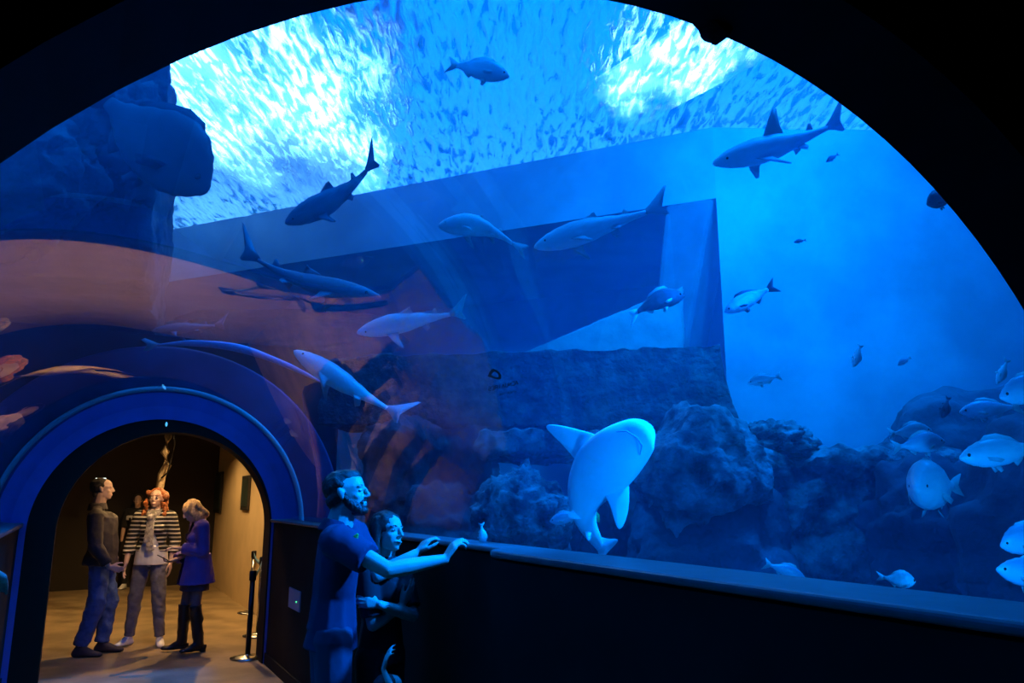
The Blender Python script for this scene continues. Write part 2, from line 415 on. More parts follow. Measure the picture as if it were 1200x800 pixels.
# room beyond
ip2 = arch_profile(1.12)
bm = bmesh.new(); arch_slab(bm, 8.30, 8.5, ip2, to_rect(ip2, -3.3, 2.4, 3.2)); struct(finish(bm, 'wall_portal', M_panel, smooth=False))
bm = bmesh.new(); tbox(bm, 8.5, 15.7, 2.21, 2.4, 0, 3.0); struct(finish(bm, 'wall_far_right', M_beige, smooth=False))
bm = bmesh.new(); tbox(bm, 8.5, 15.7, -3.3, -3.2, 0, 3.0); struct(finish(bm, 'wall_far_left', M_ceil, smooth=False))
bm = bmesh.new(); tbox(bm, 15.6, 15.75, -3.3, 2.4, 0, 3.0); struct(finish(bm, 'wall_far_back', mat('black_back_wall', (.02, .015, .012), .8), smooth=False))
bm = bmesh.new(); tbox(bm, 8.5, 15.75, -3.3, 2.4, 3.0, 3.15); struct(finish(bm, 'ceiling_far', M_ceil, smooth=False))

# ---------- the tank ---------------------------------------------------------------
ZW = 5.4
def rough_mesh(bm, amp, sc, seed=0, oct=5):
    bmesh.ops.recalc_face_normals(bm, faces=bm.faces[:]); bm.normal_update()
    off = V((seed * 3.1, seed * 1.7, seed * 7.3)); L = [(v, v.normal.copy()) for v in bm.verts]
    for v, n in L:
        q = v.co * sc + off
        v.co += n * amp * (noise.fractal(q, .9, 2.1, oct) + .5 * (noise.ridged_multi_fractal(q * 1.7, .9, 2.0, 3, 1.0, 2.0) - 1))
def rough_box(name, pts, ext, cuts, amp, sc, m, seed, smooth=True):
    bm = bmesh.new(); quad_prism(bm, pts, ext)
    for _ in range(cuts): bmesh.ops.subdivide_edges(bm, edges=bm.edges[:], cuts=1, use_grid_fill=True)
    rough_mesh(bm, amp, sc, seed); return finish(bm, name, m, smooth=smooth)
bm = bmesh.new(); wbox(bm, (0, 9, .5), (40, 26, .2))
# keep the tank floor out of the corridor and rooms: two strips either side in the tunnel frame
bm.free(); bm = bmesh.new(); tbox(bm, .63, 8.4, 1.98, 16, .45, .6); tbox(bm, 8.4, 24, 2.42, 16, .45, .6); tbox(bm, .63, 8.3, -14, -.74, .45, .6); struct(finish(bm, 'floor_tank', M_sand, smooth=False))
def wp(X, z): return V((X, 7.93 - .44 * (X - .64), z))
WN = V((.403, .915, 0))
bm = bmesh.new(); quad_prism(bm, [wp(-9, 4.6), wp(2.1, 4.6), wp(2.1, 5.39), wp(-9, 5.39)], WN * 3.2); struct(finish(bm, 'wall_deck_beam', M_conc, smooth=False))
bm = bmesh.new(); quad_prism(bm, [wp(-9, 3.25) + WN * 3, wp(-5.8, 3.25) + WN * 3, wp(-5.8, 4.6) + WN * 3, wp(-9, 4.6) + WN * 3], WN * .2); quad_prism(bm, [wp(-5.8, .6) + WN * 3, wp(2.1, .6) + WN * 3, wp(2.1, 4.6) + WN * 3, wp(-5.8, 4.6) + WN * 3], WN * .2); struct(finish(bm, 'wall_hollow', M_conc, smooth=False))
# leaning pier under the beam's right end
tl, tr = wp(1.62, 4.62), wp(2.08, 4.62); bl = at(762, 425, 7.3); br = at(803, 425, 7.3)
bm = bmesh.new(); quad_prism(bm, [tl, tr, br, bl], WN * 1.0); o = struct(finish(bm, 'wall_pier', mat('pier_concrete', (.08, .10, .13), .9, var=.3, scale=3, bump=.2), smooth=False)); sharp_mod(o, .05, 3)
bm = bmesh.new(); quad_prism(bm, [wp(2.1, .6), V((11, 7.6, .6)), V((11, 7.6, 5.39)), wp(2.1, 5.39)], WN * .3); struct(finish(bm, 'wall_tank_side', M_conc, smooth=False))
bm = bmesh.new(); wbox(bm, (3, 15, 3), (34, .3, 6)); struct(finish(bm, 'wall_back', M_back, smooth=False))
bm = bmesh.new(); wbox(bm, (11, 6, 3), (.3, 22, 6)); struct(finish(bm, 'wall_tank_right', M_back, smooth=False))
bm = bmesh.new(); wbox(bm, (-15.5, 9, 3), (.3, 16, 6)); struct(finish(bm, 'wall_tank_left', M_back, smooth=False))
# water surface seen from below
def surface_mat():
    m = bpy.data.materials.new('rippled_water_surface'); m.use_nodes = True
    nt = m.node_tree; nt.nodes.clear(); N = nt.nodes.new; L = nt.links.new
    out = N('ShaderNodeOutputMaterial')
    tc = N('ShaderNodeTexCoord'); mp = N('ShaderNodeMapping'); mp.inputs['Scale'].default_value = (1.0, .24, 1); mp.inputs['Rotation'].default_value = (0, 0, .25)
    L(tc.outputs['Object'], mp.inputs['Vector'])
    n1 = N('ShaderNodeTexNoise'); n1.inputs['Scale'].default_value = 15; n1.inputs['Detail'].default_value = 8; n1.inputs['Distortion'].default_value = .5
    L(mp.outputs[0], n1.inputs['Vector'])
    n2 = N('ShaderNodeTexNoise'); n2.inputs['Scale'].default_value = 1.1; n2.inputs['Detail'].default_value = 4; L(mp.outputs[0], n2.inputs['Vector'])
    bp = N('ShaderNodeBump'); bp.inputs['Strength'].default_value = 1.0; bp.inputs['Distance'].default_value = .16; L(n1.outputs['Fac'], bp.inputs['Height'])
    r = N('ShaderNodeValToRGB'); r.color_ramp.elements[0].position = .48; r.color_ramp.elements[1].position = .60; nm = N('ShaderNodeMath'); nm.operation = 'MULTIPLY_ADD'; nm.inputs[1].default_value = .62; L(n1.outputs['Fac'], nm.inputs[0]); nq = N('ShaderNodeMath'); nq.operation = 'MULTIPLY'; nq.inputs[1].default_value = .38; L(n2.outputs['Fac'], nq.inputs[0]); L(nq.outputs[0], nm.inputs[2]); L(nm.outputs[0], r.inputs['Fac'])
    tl = N('ShaderNodeBsdfTranslucent'); tl.inputs['Color'].default_value = (.25, .34, .42, 1); L(bp.outputs[0], tl.inputs['Normal'])
    tr = N('ShaderNodeBsdfTransparent')
    gl = N('ShaderNodeBsdfRefraction'); gl.inputs['IOR'].default_value = 1.035; gl.inputs['Roughness'].default_value = .03; L(bp.outputs[0], gl.inputs['Normal'])
    mx0 = N('ShaderNodeMixShader'); mx0.inputs[0].default_value = .45; L(gl.outputs[0], mx0.inputs[1]); L(tr.outputs[0], mx0.inputs[2])
    mx = N('ShaderNodeMixShader'); L(r.outputs[0], mx.inputs[0]); L(tl.outputs[0], mx.inputs[1]); L(mx0.outputs[0], mx.inputs[2])
    mx2 = N('ShaderNodeMixShader'); mx2.inputs[0].default_value = .10; L(mx.outputs[0], mx2.inputs[1]); L(tr.outputs[0], mx2.inputs[2])
    L(mx2.outputs[0], out.inputs['Surface'])
    return m
bm = bmesh.new(); NX = 90
rows = []
for j in range(NX + 1):
    row = []
    for i in range(NX + 1):
        x = -16 + 28 * i / NX; y = -3 + 19 * j / NX
        row.append(V((x, y, ZW + .035 * noise.fractal(V((x * 1.3, y * 1.3, 0)), 1, 2, 3))))
    rows.append(row)
grid_fill(bm, rows)
surf = finish(bm, 'water_surface', surface_mat(), norm=False); tag(surf, 'rippled water surface seen from below, across the top of the tank', 'water', kind='stuff')
# the water itself
def water_mat():
    m = bpy.data.materials.new('sea_water'); m.use_nodes = True
    nt = m.node_tree; nt.nodes.clear(); N = nt.nodes.new; L = nt.links.new
    out = N('ShaderNodeOutputMaterial'); sc = N('ShaderNodeVolumeScatter'); ab = N('ShaderNodeVolumeAbsorption'); ad = N('ShaderNodeAddShader')
    sc.inputs['Color'].default_value = (.04, .55, 1, 1); sc.inputs['Density'].default_value = WATER_SC; sc.inputs['Anisotropy'].default_value = .2
    ab.inputs['Color'].default_value = (.1, .6, .93, 1); ab.inputs['Density'].default_value = WATER_AB
    L(sc.outputs[0], ad.inputs[0]); L(ab.outputs[0], ad.inputs[1]); L(ad.outputs[0], out.inputs['Volume'])
    return m
WATER_SC, WATER_AB = .030, .045
wr = RG + .02
bm = bmesh.new()
prof = [(-9, .55), (TC - wr, .55)] + [(TC - wr * math.cos(PI * i / 48), ZC + wr * math.sin(PI * i / 48)) for i in range(49)] + [(TC + wr, .55), (15, .55), (15, 5.38), (-9, 5.38)]
quad_prism(bm, [T(.63, *p) for p in prof], T(7.97 - .63, 0, 0))
tbox(bm, 7.972, 24, -9, 15, 3.2, 5.38)
tbox(bm, 7.972, 24, 2.42, 15, .55, 3.199)
water = finish(bm, 'water', water_mat(), smooth=False); tag(water, 'hazy blue sea water filling the tank around the tunnel', 'water', kind='stuff')

# ---------- reef ---------------------------------------------------------------------
o = rough_box('reef_slab', [V((-1.8, 6.97, 2.25)), V((1.85, 6.15, 2.15)), V((1.72, 6.15, 2.83)), V((-1.8, 6.97, 2.86))], (.12, .8, 0), 6, .035, 3.0, M_algae, 1)
tag(o, 'long straight-topped dark slab coated in algae, lying across the middle of the reef', 'slab')
o = rough_box('sand_bank', [at(600, 418, 7.0), at(800, 335, 7.25), at(800, 470, 7.25), at(600, 470, 7.0)], WN * .9, 5, .02, 2, M_sand, 2)
tag(o, 'pale sloping bank rising to the right behind the long dark slab', 'sand bank')
def rock(px, py, Y, r, label, seed, m=None, amp=.28, sc=1.0, rot=0, sub=5, group=None, name='reef_rock'):
    c = at(px, py, Y); bm = bmesh.new(); ico(bm, (0, 0, 0), 1.0, sub)
    off = V((seed * 5.3, seed * 2.9, seed * 1.1)); Rz = Matrix.Rotation(rot, 3, 'Z')
    for v in bm.verts:
        n = v.co.normalized(); q = n * 1.3 * sc + off
        d = 1 + amp * noise.fractal(q, .75, 2.1, 7) + amp * .55 * (noise.ridged_multi_fractal(q * 1.6, .9, 2.1, 4, 1.0, 2.0) - 1.0)
        # flat shelves and pits
        w = V((n.x * r[0], n.y * r[1], n.z * r[2])) * d
        w.z += .06 * math.sin(w.z * 14 + 2 * noise.noise(q * 2)) * min(1, r[2])
        v.co = Rz @ w
    o = finish(bm, name, m or M_rock); o.location = c
    tag(o, label, 'rock', group); return o
def reef(x0, x1, ytop, Y, depth, label, seed, m=None, zb=.6, slope=0, amp=.13, sc=1.5):
    a, b = at(x0, ytop, Y), at(x1, ytop + slope, Y)
    o = rough_box('reef_rock', [V((a.x, Y, zb)), V((b.x, Y, zb)), b, a], (.1, depth, 0), 6, amp, sc, m or M_rock, seed)
    tag(o, label, 'rock'); return o
reef(872, 1120, 532, 5.7, 1.0, 'broad flat-topped rock ledge right of the rounded rock, under open blue water', 21, slope=6)
reef(560, 700, 505, 6.0, .8, 'pale-topped rock shelf overhanging a small cave left of the white-bellied shark', 23, zb=1.95, amp=.10)
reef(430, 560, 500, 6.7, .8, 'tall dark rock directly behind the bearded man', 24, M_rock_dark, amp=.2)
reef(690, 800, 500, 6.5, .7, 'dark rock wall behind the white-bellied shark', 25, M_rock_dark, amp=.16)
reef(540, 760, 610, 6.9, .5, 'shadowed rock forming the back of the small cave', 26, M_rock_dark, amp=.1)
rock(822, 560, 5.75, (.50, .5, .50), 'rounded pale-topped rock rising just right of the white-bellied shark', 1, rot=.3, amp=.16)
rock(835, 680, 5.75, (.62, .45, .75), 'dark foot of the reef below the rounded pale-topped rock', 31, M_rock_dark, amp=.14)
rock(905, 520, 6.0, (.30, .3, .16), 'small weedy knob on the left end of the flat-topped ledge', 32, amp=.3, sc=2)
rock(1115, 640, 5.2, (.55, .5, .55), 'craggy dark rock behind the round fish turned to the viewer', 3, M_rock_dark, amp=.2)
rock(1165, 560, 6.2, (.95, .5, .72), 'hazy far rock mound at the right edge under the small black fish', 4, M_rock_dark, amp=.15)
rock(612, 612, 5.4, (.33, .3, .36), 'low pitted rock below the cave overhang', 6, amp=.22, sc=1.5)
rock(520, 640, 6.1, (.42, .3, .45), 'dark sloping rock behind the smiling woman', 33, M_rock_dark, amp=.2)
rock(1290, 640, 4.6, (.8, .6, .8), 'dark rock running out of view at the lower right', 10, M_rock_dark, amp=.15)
# left cliff
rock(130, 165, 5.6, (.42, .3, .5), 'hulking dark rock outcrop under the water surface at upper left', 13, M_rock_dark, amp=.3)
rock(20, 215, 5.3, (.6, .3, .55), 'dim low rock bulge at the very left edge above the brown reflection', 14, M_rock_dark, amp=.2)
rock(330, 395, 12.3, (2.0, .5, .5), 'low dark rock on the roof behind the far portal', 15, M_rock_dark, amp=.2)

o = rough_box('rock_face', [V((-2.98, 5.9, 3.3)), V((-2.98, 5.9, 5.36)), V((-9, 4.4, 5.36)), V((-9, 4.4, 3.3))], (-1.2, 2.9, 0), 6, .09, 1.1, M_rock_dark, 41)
tag(o, 'dark rock face closing off the bright water surface at upper left', 'rock')
# ---------- light ----------------------------------------------------------------------
W = bpy.data.worlds.new('dark_world'); SC.world = W; W.use_nodes = True
W.node_tree.nodes['Background'].inputs['Color'].default_value = (0, .1, .5, 1); W.node_tree.nodes['Background'].inputs['Strength'].default_value = .02
def lamp(kind, name, loc, energy, color, **k):
    l = bpy.data.lights.new(name, kind); l.energy = energy; l.color = color
    for a, b in k.items():
        if a not in ('rot', 'target'): setattr(l, a, b)
    o = bpy.data.objects.new(name, l); COL.objects.link(o); o.location = loc
    if 'target' in k: o.rotation_euler = (V(k['target']) - V(loc)).to_track_quat('-Z', 'Y').to_euler()
    if 'rot' in k: o.rotation_euler = k['rot']
    return o
BLUE = (0, .20, 1.0)
# glowing panels added over the tank, shaped to glitter through the ripples
M_pane = mat('added_glow_panel', (.8, .9, 1), .5, emit=(.16, .52, 1.0), estr=11)
nt = M_pane.node_tree; b_ = nt.nodes['Principled BSDF']; tcn = nt.nodes.new('ShaderNodeTexCoord')
def MN(op, a, b=None, c=None):
    n_ = nt.nodes.new('ShaderNodeMath'); n_.operation = op
    for i_, v_ in enumerate((a, b, c)):
        if v_ is None: continue
        if isinstance(v_, (int, float)): n_.inputs[i_].default_value = v_
        else: nt.links.new(v_, n_.inputs[i_])
    return n_.outputs[0]
sx_ = nt.nodes.new('ShaderNodeSeparateXYZ'); nt.links.new(tcn.outputs['Generated'], sx_.inputs[0])
ns_ = nt.nodes.new('ShaderNodeTexNoise'); ns_.inputs['Scale'].default_value = 5.0; ns_.inputs['Detail'].default_value = 4; nt.links.new(tcn.outputs['Generated'], ns_.inputs['Vector'])
rx_ = MN('POWER', MN('MULTIPLY', MN('SUBTRACT', sx_.outputs[0], .5), 2.0), 2.0); ry_ = MN('POWER', MN('MULTIPLY', MN('SUBTRACT', sx_.outputs[1], .5), 2.0), 2.0)
fo_ = MN('SUBTRACT', MN('MULTIPLY_ADD', ns_.outputs['Fac'], 2.8, -.50), MN('MULTIPLY', MN('ADD', rx_, ry_), 1.45)); fo_ = MN('MAXIMUM', MN('MINIMUM', fo_, 1.0), 0.0)
nt.links.new(MN('MULTIPLY', MN('POWER', fo_, 1.6), 26.0), b_.inputs['Emission Strength'])  # patchy, edge-faded glow gives the glitter patches their outline
for i, (c, sx, sy, rz) in enumerate((((-3.9, 10.9, 7.5), 4.2, 7.6, .25), ((2.3, 9.7, 7.5), 1.5, 3.4, .64), ((3.75, 8.5, 7.5), .5, 1.2, .64))):
    R = Matrix.Rotation(rz, 3, 'Z')
    bm = bmesh.new(); wbox(bm, c, (sx, sy, .05), R); p = struct(finish(bm, 'window_%d' % (i + 2), M_pane, smooth=False))  # added glow panels, no real glazing
lamp('SUN', 'daylight', (0, 0, 12), 22.0, (0, .20, 1.0), angle=.12, target=V((0, 0, 12)) + V((-.34, -.08, -1)))
lamp('AREA', 'skylight', (1, 14, 10), 4800, (0, .27, 1.0), shape='RECTANGLE', size=34, size_y=36, target=(1, 14, 0))
lamp('SPOT', 'added_tank_spot', (2.4, 4.2, 5.3), 2300, (0, .28, 1.0), spot_size=1.9, spot_blend=1, shadow_soft_size=.1, target=(2.3, 7.3, 4.2))  # added spot, brightens the tank side wall
lamp('SPOT', 'added_fish_spot', tuple(T(.95, 2.45, 1.5)), 75, (0, .22, 1.0), spot_size=1.7, spot_blend=1, shadow_soft_size=.06, target=T(3.0, 3.6, 1.9))  # added unseen spot that lifts the fish on the right
lamp('SPOT', 'added_belly_spot', tuple(T(1.9, 2.25, 1.15)), 85, (0, .21, 1.0), spot_size=.8, spot_blend=.8, shadow_soft_size=.05, target=at(705, 540, 3.8))  # added unseen spot aimed up at the white-bellied shark
lamp('SPOT', 'added_tank_spot', tuple(T(1.8, 3.9, 3.9)), 4900, (0, .18, 1.0), spot_size=.62, spot_blend=.8, shadow_soft_size=.10, target=T(3.95, 1.15, 1.3))  # added spot out of view, turns blue light on the couple
# far room warm downlights
for i, (s, t, e) in enumerate(((10.6, 1.5, 260), (13.0, 1.0, 160), (9.2, .9, 60))):
    p = T(s, t, 2.95)
    lamp('SPOT', 'warm_downlight', p, e, (1, .60, .22), spot_size=2.3, spot_blend=.6, shadow_soft_size=.04, target=p - V((0, 0, 1)))
p = T(8.7, .75, 2.15)
lamp('SPOT', 'added_face_fill', p, 45, (1, .60, .25), spot_size=1.7, spot_blend=.8, shadow_soft_size=.05, target=T(10.2, .8, .9))  # added warm fill for the faces in the exit room
for a, b, e in (((598, 225, 5.6), (672, 430, 5.6), 1700),):
    a, b = at(*a), at(*b); d = (a - b).normalized(); a = b + d * ((5.3 - b.z) / d.z)
    lamp('SPOT', 'added_ray_spot', a, e, BLUE, spot_size=.13, spot_blend=.8, shadow_soft_size=.02, target=b)  # narrow spot added to draw a light shaft in the haze
SC.view_settings.view_transform = 'Standard'; SC.view_settings.look = 'None'; SC.view_settings.exposure = 0; SC.view_settings.gamma = 1
SC.view_settings.use_curve_mapping = False
cam = bpy.data.cameras.new('camera'); co = bpy.data.objects.new('camera', cam); COL.objects.link(co)
cam.sensor_width = 36; cam.lens = F / 1200 * 36; cam.clip_start = .05; cam.clip_end = 200
co.location = (0, 0, EYE); co.rotation_euler = (PI / 2 + TH, 0, 0); SC.camera = co
SC.cycles.volume_bounces = 1; SC.cycles.max_bounces = 8; SC.cycles.transparent_max_bounces = 24; SC.cycles.use_denoising = True
SC.cycles.sample_clamp_indirect = 4.0; SC.cycles.caustics_reflective = False; SC.cycles.caustics_refractive = True
# ---------- people -------------------------------------------------------------------
SKIN = mat('skin', (.62, .41, .35), .5, var=.06, scale=20)
WHITE = mat('eye_white', (.75, .75, .75), .2); IRIS = mat('dark_iris', (.03, .02, .015), .15)
TEETH = mat('teeth', (.8, .78, .74), .3); LIP = mat('lips', (.48, .22, .2), .45)
DHAIR = mat('dark_brown_hair', (.030, .018, .012), .5, var=.5, scale=60, bump=.3)
RED = mat('curly_auburn_hair', (.50, .15, .035), .55, var=.55, scale=40, bump=.5)
BLONDE = mat('blonde_hair', (.72, .48, .24), .5, var=.4, scale=50, bump=.4)
GREYH = mat('greying_hair', (.06, .05, .045), .95, var=.5, scale=50, bump=.3)
NAVY = mat('navy_jersey', (.020, .022, .065), .85, var=.12, scale=9, bump=.15)
BLACKC = mat('black_cloth', (.010, .010, .014), .85, bump=.1)
DENIM = mat('blue_lit_denim', (.09, .16, .40), .85, var=.25, scale=14, bump=.2)  # denim, with the blue light falling on it put into the colour
GDENIM = mat('grey_blue_jeans', (.20, .20, .26), .85, var=.25, scale=14, bump=.2)
JACKET = mat('dark_brown_jacket', (.060, .048, .050), .8, var=.2, scale=6, bump=.2)
COAT = mat('violet_wool_coat', (.17, .10, .42), .8, var=.12, scale=10, bump=.15)
LEATH = mat('black_leather', (.012, .011, .012), .35, bump=.05)
SHOEW = mat('white_canvas_shoe', (.7, .7, .75), .6)
SHOED = mat('dark_suede_shoe', (.06, .05, .06), .8)
WHITEC = mat('white_blouse', (.72, .72, .78), .8, bump=.1)
SCARF = mat('grey_beige_scarf', (.50, .46, .44), .85, var=.35, scale=22, bump=.3)
TIGHTS = mat('sheer_dark_tights', (.14, .10, .11), .6)
def stripes():
    m = bpy.data.materials.new('black_and_cream_stripes'); m.use_nodes = True; nt = m.node_tree; b = nt.nodes['Principled BSDF']
    tc = nt.nodes.new('ShaderNodeTexCoord'); w = nt.nodes.new('ShaderNodeTexWave'); w.wave_type = 'BANDS'; w.bands_direction = 'Z'
    w.inputs['Scale'].default_value = 7.0; w.inputs['Distortion'].default_value = .6; w.inputs['Detail'].default_value = 1
    r = nt.nodes.new('ShaderNodeValToRGB'); r.color_ramp.interpolation = 'CONSTANT'
    r.color_ramp.elements[0].color = (.012, .012, .016, 1); r.color_ramp.elements[1].color = (.60, .55, .48, 1); r.color_ramp.elements[1].position = .72
    nt.links.new(tc.outputs['Object'], w.inputs['Vector']); nt.links.new(w.outputs['Fac'], r.inputs['Fac']); nt.links.new(r.outputs['Color'], b.inputs['Base Color'])
    b.inputs['Roughness'].default_value = .85
    return m
STRIPE = stripes()
def place(name, label, loc, face):
    """thing at loc whose local +y looks along face (world)"""
    rz = math.atan2(face[1], face[0]) - PI / 2
    t = thing(name, label, 'person', loc, rz); return t, t.matrix_basis.copy()
def loc_of(X, w): return X.inverted() @ V(w)
def ldir(X, w): return X.inverted().to_3x3() @ V(w)
I4 = Matrix.Identity(4)
def B(name, prims, m, par, **k): return blob(name, prims, m, I4, par, **k)
def sleeve(a, b, ra, rb, frac=1.0):
    e = V(a).lerp(V(b), frac); return cone(a, e, ra, ra + (rb - ra) * frac)
def HP(c, R, k, *es):
    return hull(*[(V(c) + R @ (V(e[0]) * k), tuple(q * k for q in (e[1] if isinstance(e[1], tuple) else (e[1],) * 3)), R) for e in es])
def trousers(J, k, g, top=.98, f=1.0, legw=1.15):
    pr = [hull((J['waist'] + V((0, 0, -.07 * k)), (.132 * k * f, .104 * k * f, .03 * k)), (J['pelvis'], (.160 * k * f, .118 * k * f, .09 * k)))]
    for s in 'LR':
        h, n, a = J['hip' + s], J['kn' + s], J['an' + s]; e = a + (n - a).normalized() * .02 * k
        pr += [hull((h, .098 * k * f), (h.lerp(n, .4), .086 * k * f)), cone(h.lerp(n, .3), n, .088 * k * f, .064 * k * legw), hull((n, .062 * k * legw), (n.lerp(e, .3) + V((0, -.01, 0)), .062 * k * legw)), cone(n, e, .062 * k * legw, .050 * k * legw)]
    return pr

# --- the bearded man, hands on the ledge
mb = atz(388, 962, 0); mb = V((at(386, 776, 3.93).x, 3.93, 0))
man, X = place('person', 'bearded man in a navy T-shirt leaning on the ledge, looking up into the tank', mb, (.90, .34))
k = 1.02
J = J0(k)
hc = loc_of(X, at(407, 578, 3.86)); off = hc - J['head']
for n, a in (('head', 1), ('neck', .85), ('chest', .55), ('shL', .75), ('shR', .75), ('waist', .2)): J[n] += off * a
J['shR'] = loc_of(X, at(392, 632, 3.76)); J['shL'] = loc_of(X, at(412, 622, 4.08))
J['elR'] = loc_of(X, at(455, 668, 3.66)); J['wrR'] = loc_of(X, at(521, 655, 3.78))
J['elL'] = loc_of(X, at(442, 674, 4.02)); J['wrL'] = loc_of(X, at(488, 648, 4.12))
R = head_frame(ldir(X, (1, -.02, .16)), 0)
pn = ldir(X, (.874, .486, -.1))
hr = hand_prims(J['wrR'], ldir(X, (.42, .25, .62)), ldir(X, (.75, .45, -.5)), ldir(X, (-.5, .85, .1)), k * .98, curl=(.75, .8, .85, .9), spread=.18)
hl = hand_prims(J['wrL'], ldir(X, (.45, .25, .55)), ldir(X, (.75, .45, -.5)), ldir(X, (.5, -.85, .1)), k * .95, curl=(.8, .85, .9, .95), spread=.15)
body(J, R, I4, man, SKIN, k, hands=(hr, hl), voxel=.005)
eyes(J, R, I4, man, 1.0, WHITE, IRIS, DHAIR); mouth(J, R, I4, man, LIP)
c = J['head']
B('hair', [HP(c, R, 1, ((0, -.036, .040), (.082, .090, .084))), HP(c, R, 1, ((0, .002, .078), (.060, .078, .042))), HP(c, R, 1, ((.058, -.02, .0), (.022, .035, .03)), ((.055, -.07, -.03), (.02, .03, .03))), HP(c, R, 1, ((-.058, -.02, .0), (.022, .035, .03)), ((-.055, -.07, -.03), (.02, .03, .03))), HP(c, R, 1, ((0, -.075, -.04), (.05, .03, .03)))], DHAIR, man, voxel=.005, rough=(.003, 60))
B('beard', [HP(c, R, 1, ((.064, -.002, -.02), (.012, .016, .02)), ((.056, .022, -.055), (.020, .026, .026)), ((.03, .052, -.090), (.026, .026, .024))), HP(c, R, 1, ((-.064, -.002, -.02), (.012, .016, .02)), ((-.056, .022, -.055), (.020, .026, .026)), ((-.03, .052, -.090), (.026, .026, .024))), HP(c, R, 1, ((0, .070, -.096), (.036, .026, .022)), ((0, .03, -.10), (.04, .03, .014))), HP(c, R, 1, ((.060, .012, -.038), (.018, .022, .022)), ((.038, .045, -.075), (.024, .026, .026)), ((0, .060, -.098), (.026, .026, .022))), HP(c, R, 1, ((-.060, .012, -.038), (.018, .022, .022)), ((-.038, .045, -.075), (.024, .026, .026)), ((0, .060, -.098), (.026, .026, .022))),
            HP(c, R, 1, ((0, .066, -.088), (.030, .022, .014))), HP(c, R, 1, ((.024, .076, -.050), (.010, .009, .006)), ((0, .088, -.045), (.010, .007, .005))), HP(c, R, 1, ((-.024, .076, -.050), (.010, .009, .006)), ((0, .088, -.045), (.010, .007, .005))), HP(c, R, 1, ((.026, .074, -.052), (.010, .010, .008)), ((.03, .062, -.082), (.014, .014, .012))), HP(c, R, 1, ((-.026, .074, -.052), (.010, .010, .008)), ((-.03, .062, -.082), (.014, .014, .012)))], DHAIR, man, voxel=.004, rough=(.003, 90))
def shirt(J, k, m, par, f=1.0, slv=.62, female=False, rough=(.006, 5.0, (1, 1, .5)), hem=.86, voxel=.008, sr=(.066, .056), name='shirt'):
    g = .014
    p = torso_prims(J, k, f, female)
    hemz = J['pelvis'] + V((0, 0, (hem - .95) * k))
    p = [q for q in p]
    pr = p + [cone(J['waist'] + V((0, 0, .02)), hemz, .100 * k * f, .164 * k * f, .72)]
    pr += [sleeve(J['sh' + s], J['el' + s], sr[0] * k, sr[1] * k, slv) for s in 'LR']
    pr += [hull((J['sh' + s] + V((0, 0, -.01)), sr[0] * k * .97)) for s in 'LR']
    return B(name, pr, m, par, voxel=voxel, grow=g, smooth=4, rough=rough)
sh = shirt(J, k, NAVY, man, rough=(.010, 5, (1, 1, .6)))
B('trousers', trousers(J, k, .0), mat('dark_jeans', (.03, .035, .07), .85, bump=.2), man, voxel=.01)
for s in 'LR': B('shoe', foot_prims(J, s, k, 1.12), SHOED, man, voxel=.008)
B('collar', [cone(J['neck'] + V((0, -.01, -.035)), J['neck'] + V((0, 0, .025)), .092, .070)], NAVY, man, voxel=.006)
# small printed emblem on the sleeve
bm = bmesh.new(); p0 = at(417, 629, 3.675)
for dx, dz, r in ((0, 0, .012), (.006, .009, .008), (-.006, -.008, .007)): ico(bm, p0 + V((dx, 0, dz)), (r, .003, r), 2)
e = child(bm, 'sleeve_emblem', mat('lime_print', (.35, .75, .12), .6), man); e['label'] = 'small lime green emblem printed on the sleeve'

# --- the smiling woman
wc = at(454, 624, 4.16)
wom, X = place('person', 'smiling dark-haired woman with folded arms, peeping out behind the bearded man', (wc.x - .02, wc.y + .02, 0), (.80, -.42))
k = .875; J = J0(k, True)
off = loc_of(X, wc) - J['head']
for n, a in (('head', 1), ('neck', .9), ('chest', .7), ('shL', .8), ('shR', .8), ('waist', .4)): J[n] += off * a
z = J['chest'].z
J['shL'].z -= .01; J['shR'].z -= .01
J['elR'] = loc_of(X, at(437, 732, 4.02)); J['wrR'] = loc_of(X, at(470, 710, 4.12))
J['elL'] = loc_of(X, at(484, 721, 4.20)); J['wrL'] = loc_of(X, at(445, 708, 3.98))
R = head_frame(ldir(X, (.84, -.50, .14)), -.10)
h1 = hand_prims(J['wrR'], ldir(X, (.45, .2, .75)), V((0, -1, 0)), ldir(X, (-.6, 0, .5)), .8, curl=(.15, .15, .2, .25), spread=.12, thumb_open=.3)
h2 = hand_prims(J['wrL'], ldir(X, (-.95, -.1, .15)), V((0, -1, 0)), V((0, 0, 1)), .8, curl=(.5, .5, .5, .5))
body(J, R, I4, wom, SKIN, k, True, hands=(h1, h2), voxel=.005, hk=.95)
eyes(J, R, I4, wom, .95, WHITE, IRIS, DHAIR); mouth(J, R, I4, wom, LIP, .95, smile=1.2, teeth=TEETH)
c = J['head']; h = .95
B('hair', [HP(c, R, h, ((0, -.020, .044), (.086, .098, .086))), HP(c, R, h, ((.070, -.015, .02), (.020, .035, .05)), ((.072, -.045, -.05), (.026, .035, .05)), ((.06, -.05, -.17), (.03, .035, .04))),
           HP(c, R, h, ((-.070, -.015, .02), (.020, .035, .05)), ((-.072, -.045, -.05), (.026, .035, .05)), ((-.06, -.05, -.17), (.03, .035, .04))), HP(c, R, h, ((0, -.08, 0), (.07, .04, .06)), ((0, -.075, -.18), (.06, .035, .05)))], DHAIR, wom, voxel=.006, rough=(.006, 30, (1, 1, .3)))
shirt(J, k, BLACKC, wom, slv=.85, female=True, sr=(.054, .048))
B('trousers', trousers(J, k, 0), BLACKC, wom, voxel=.01)
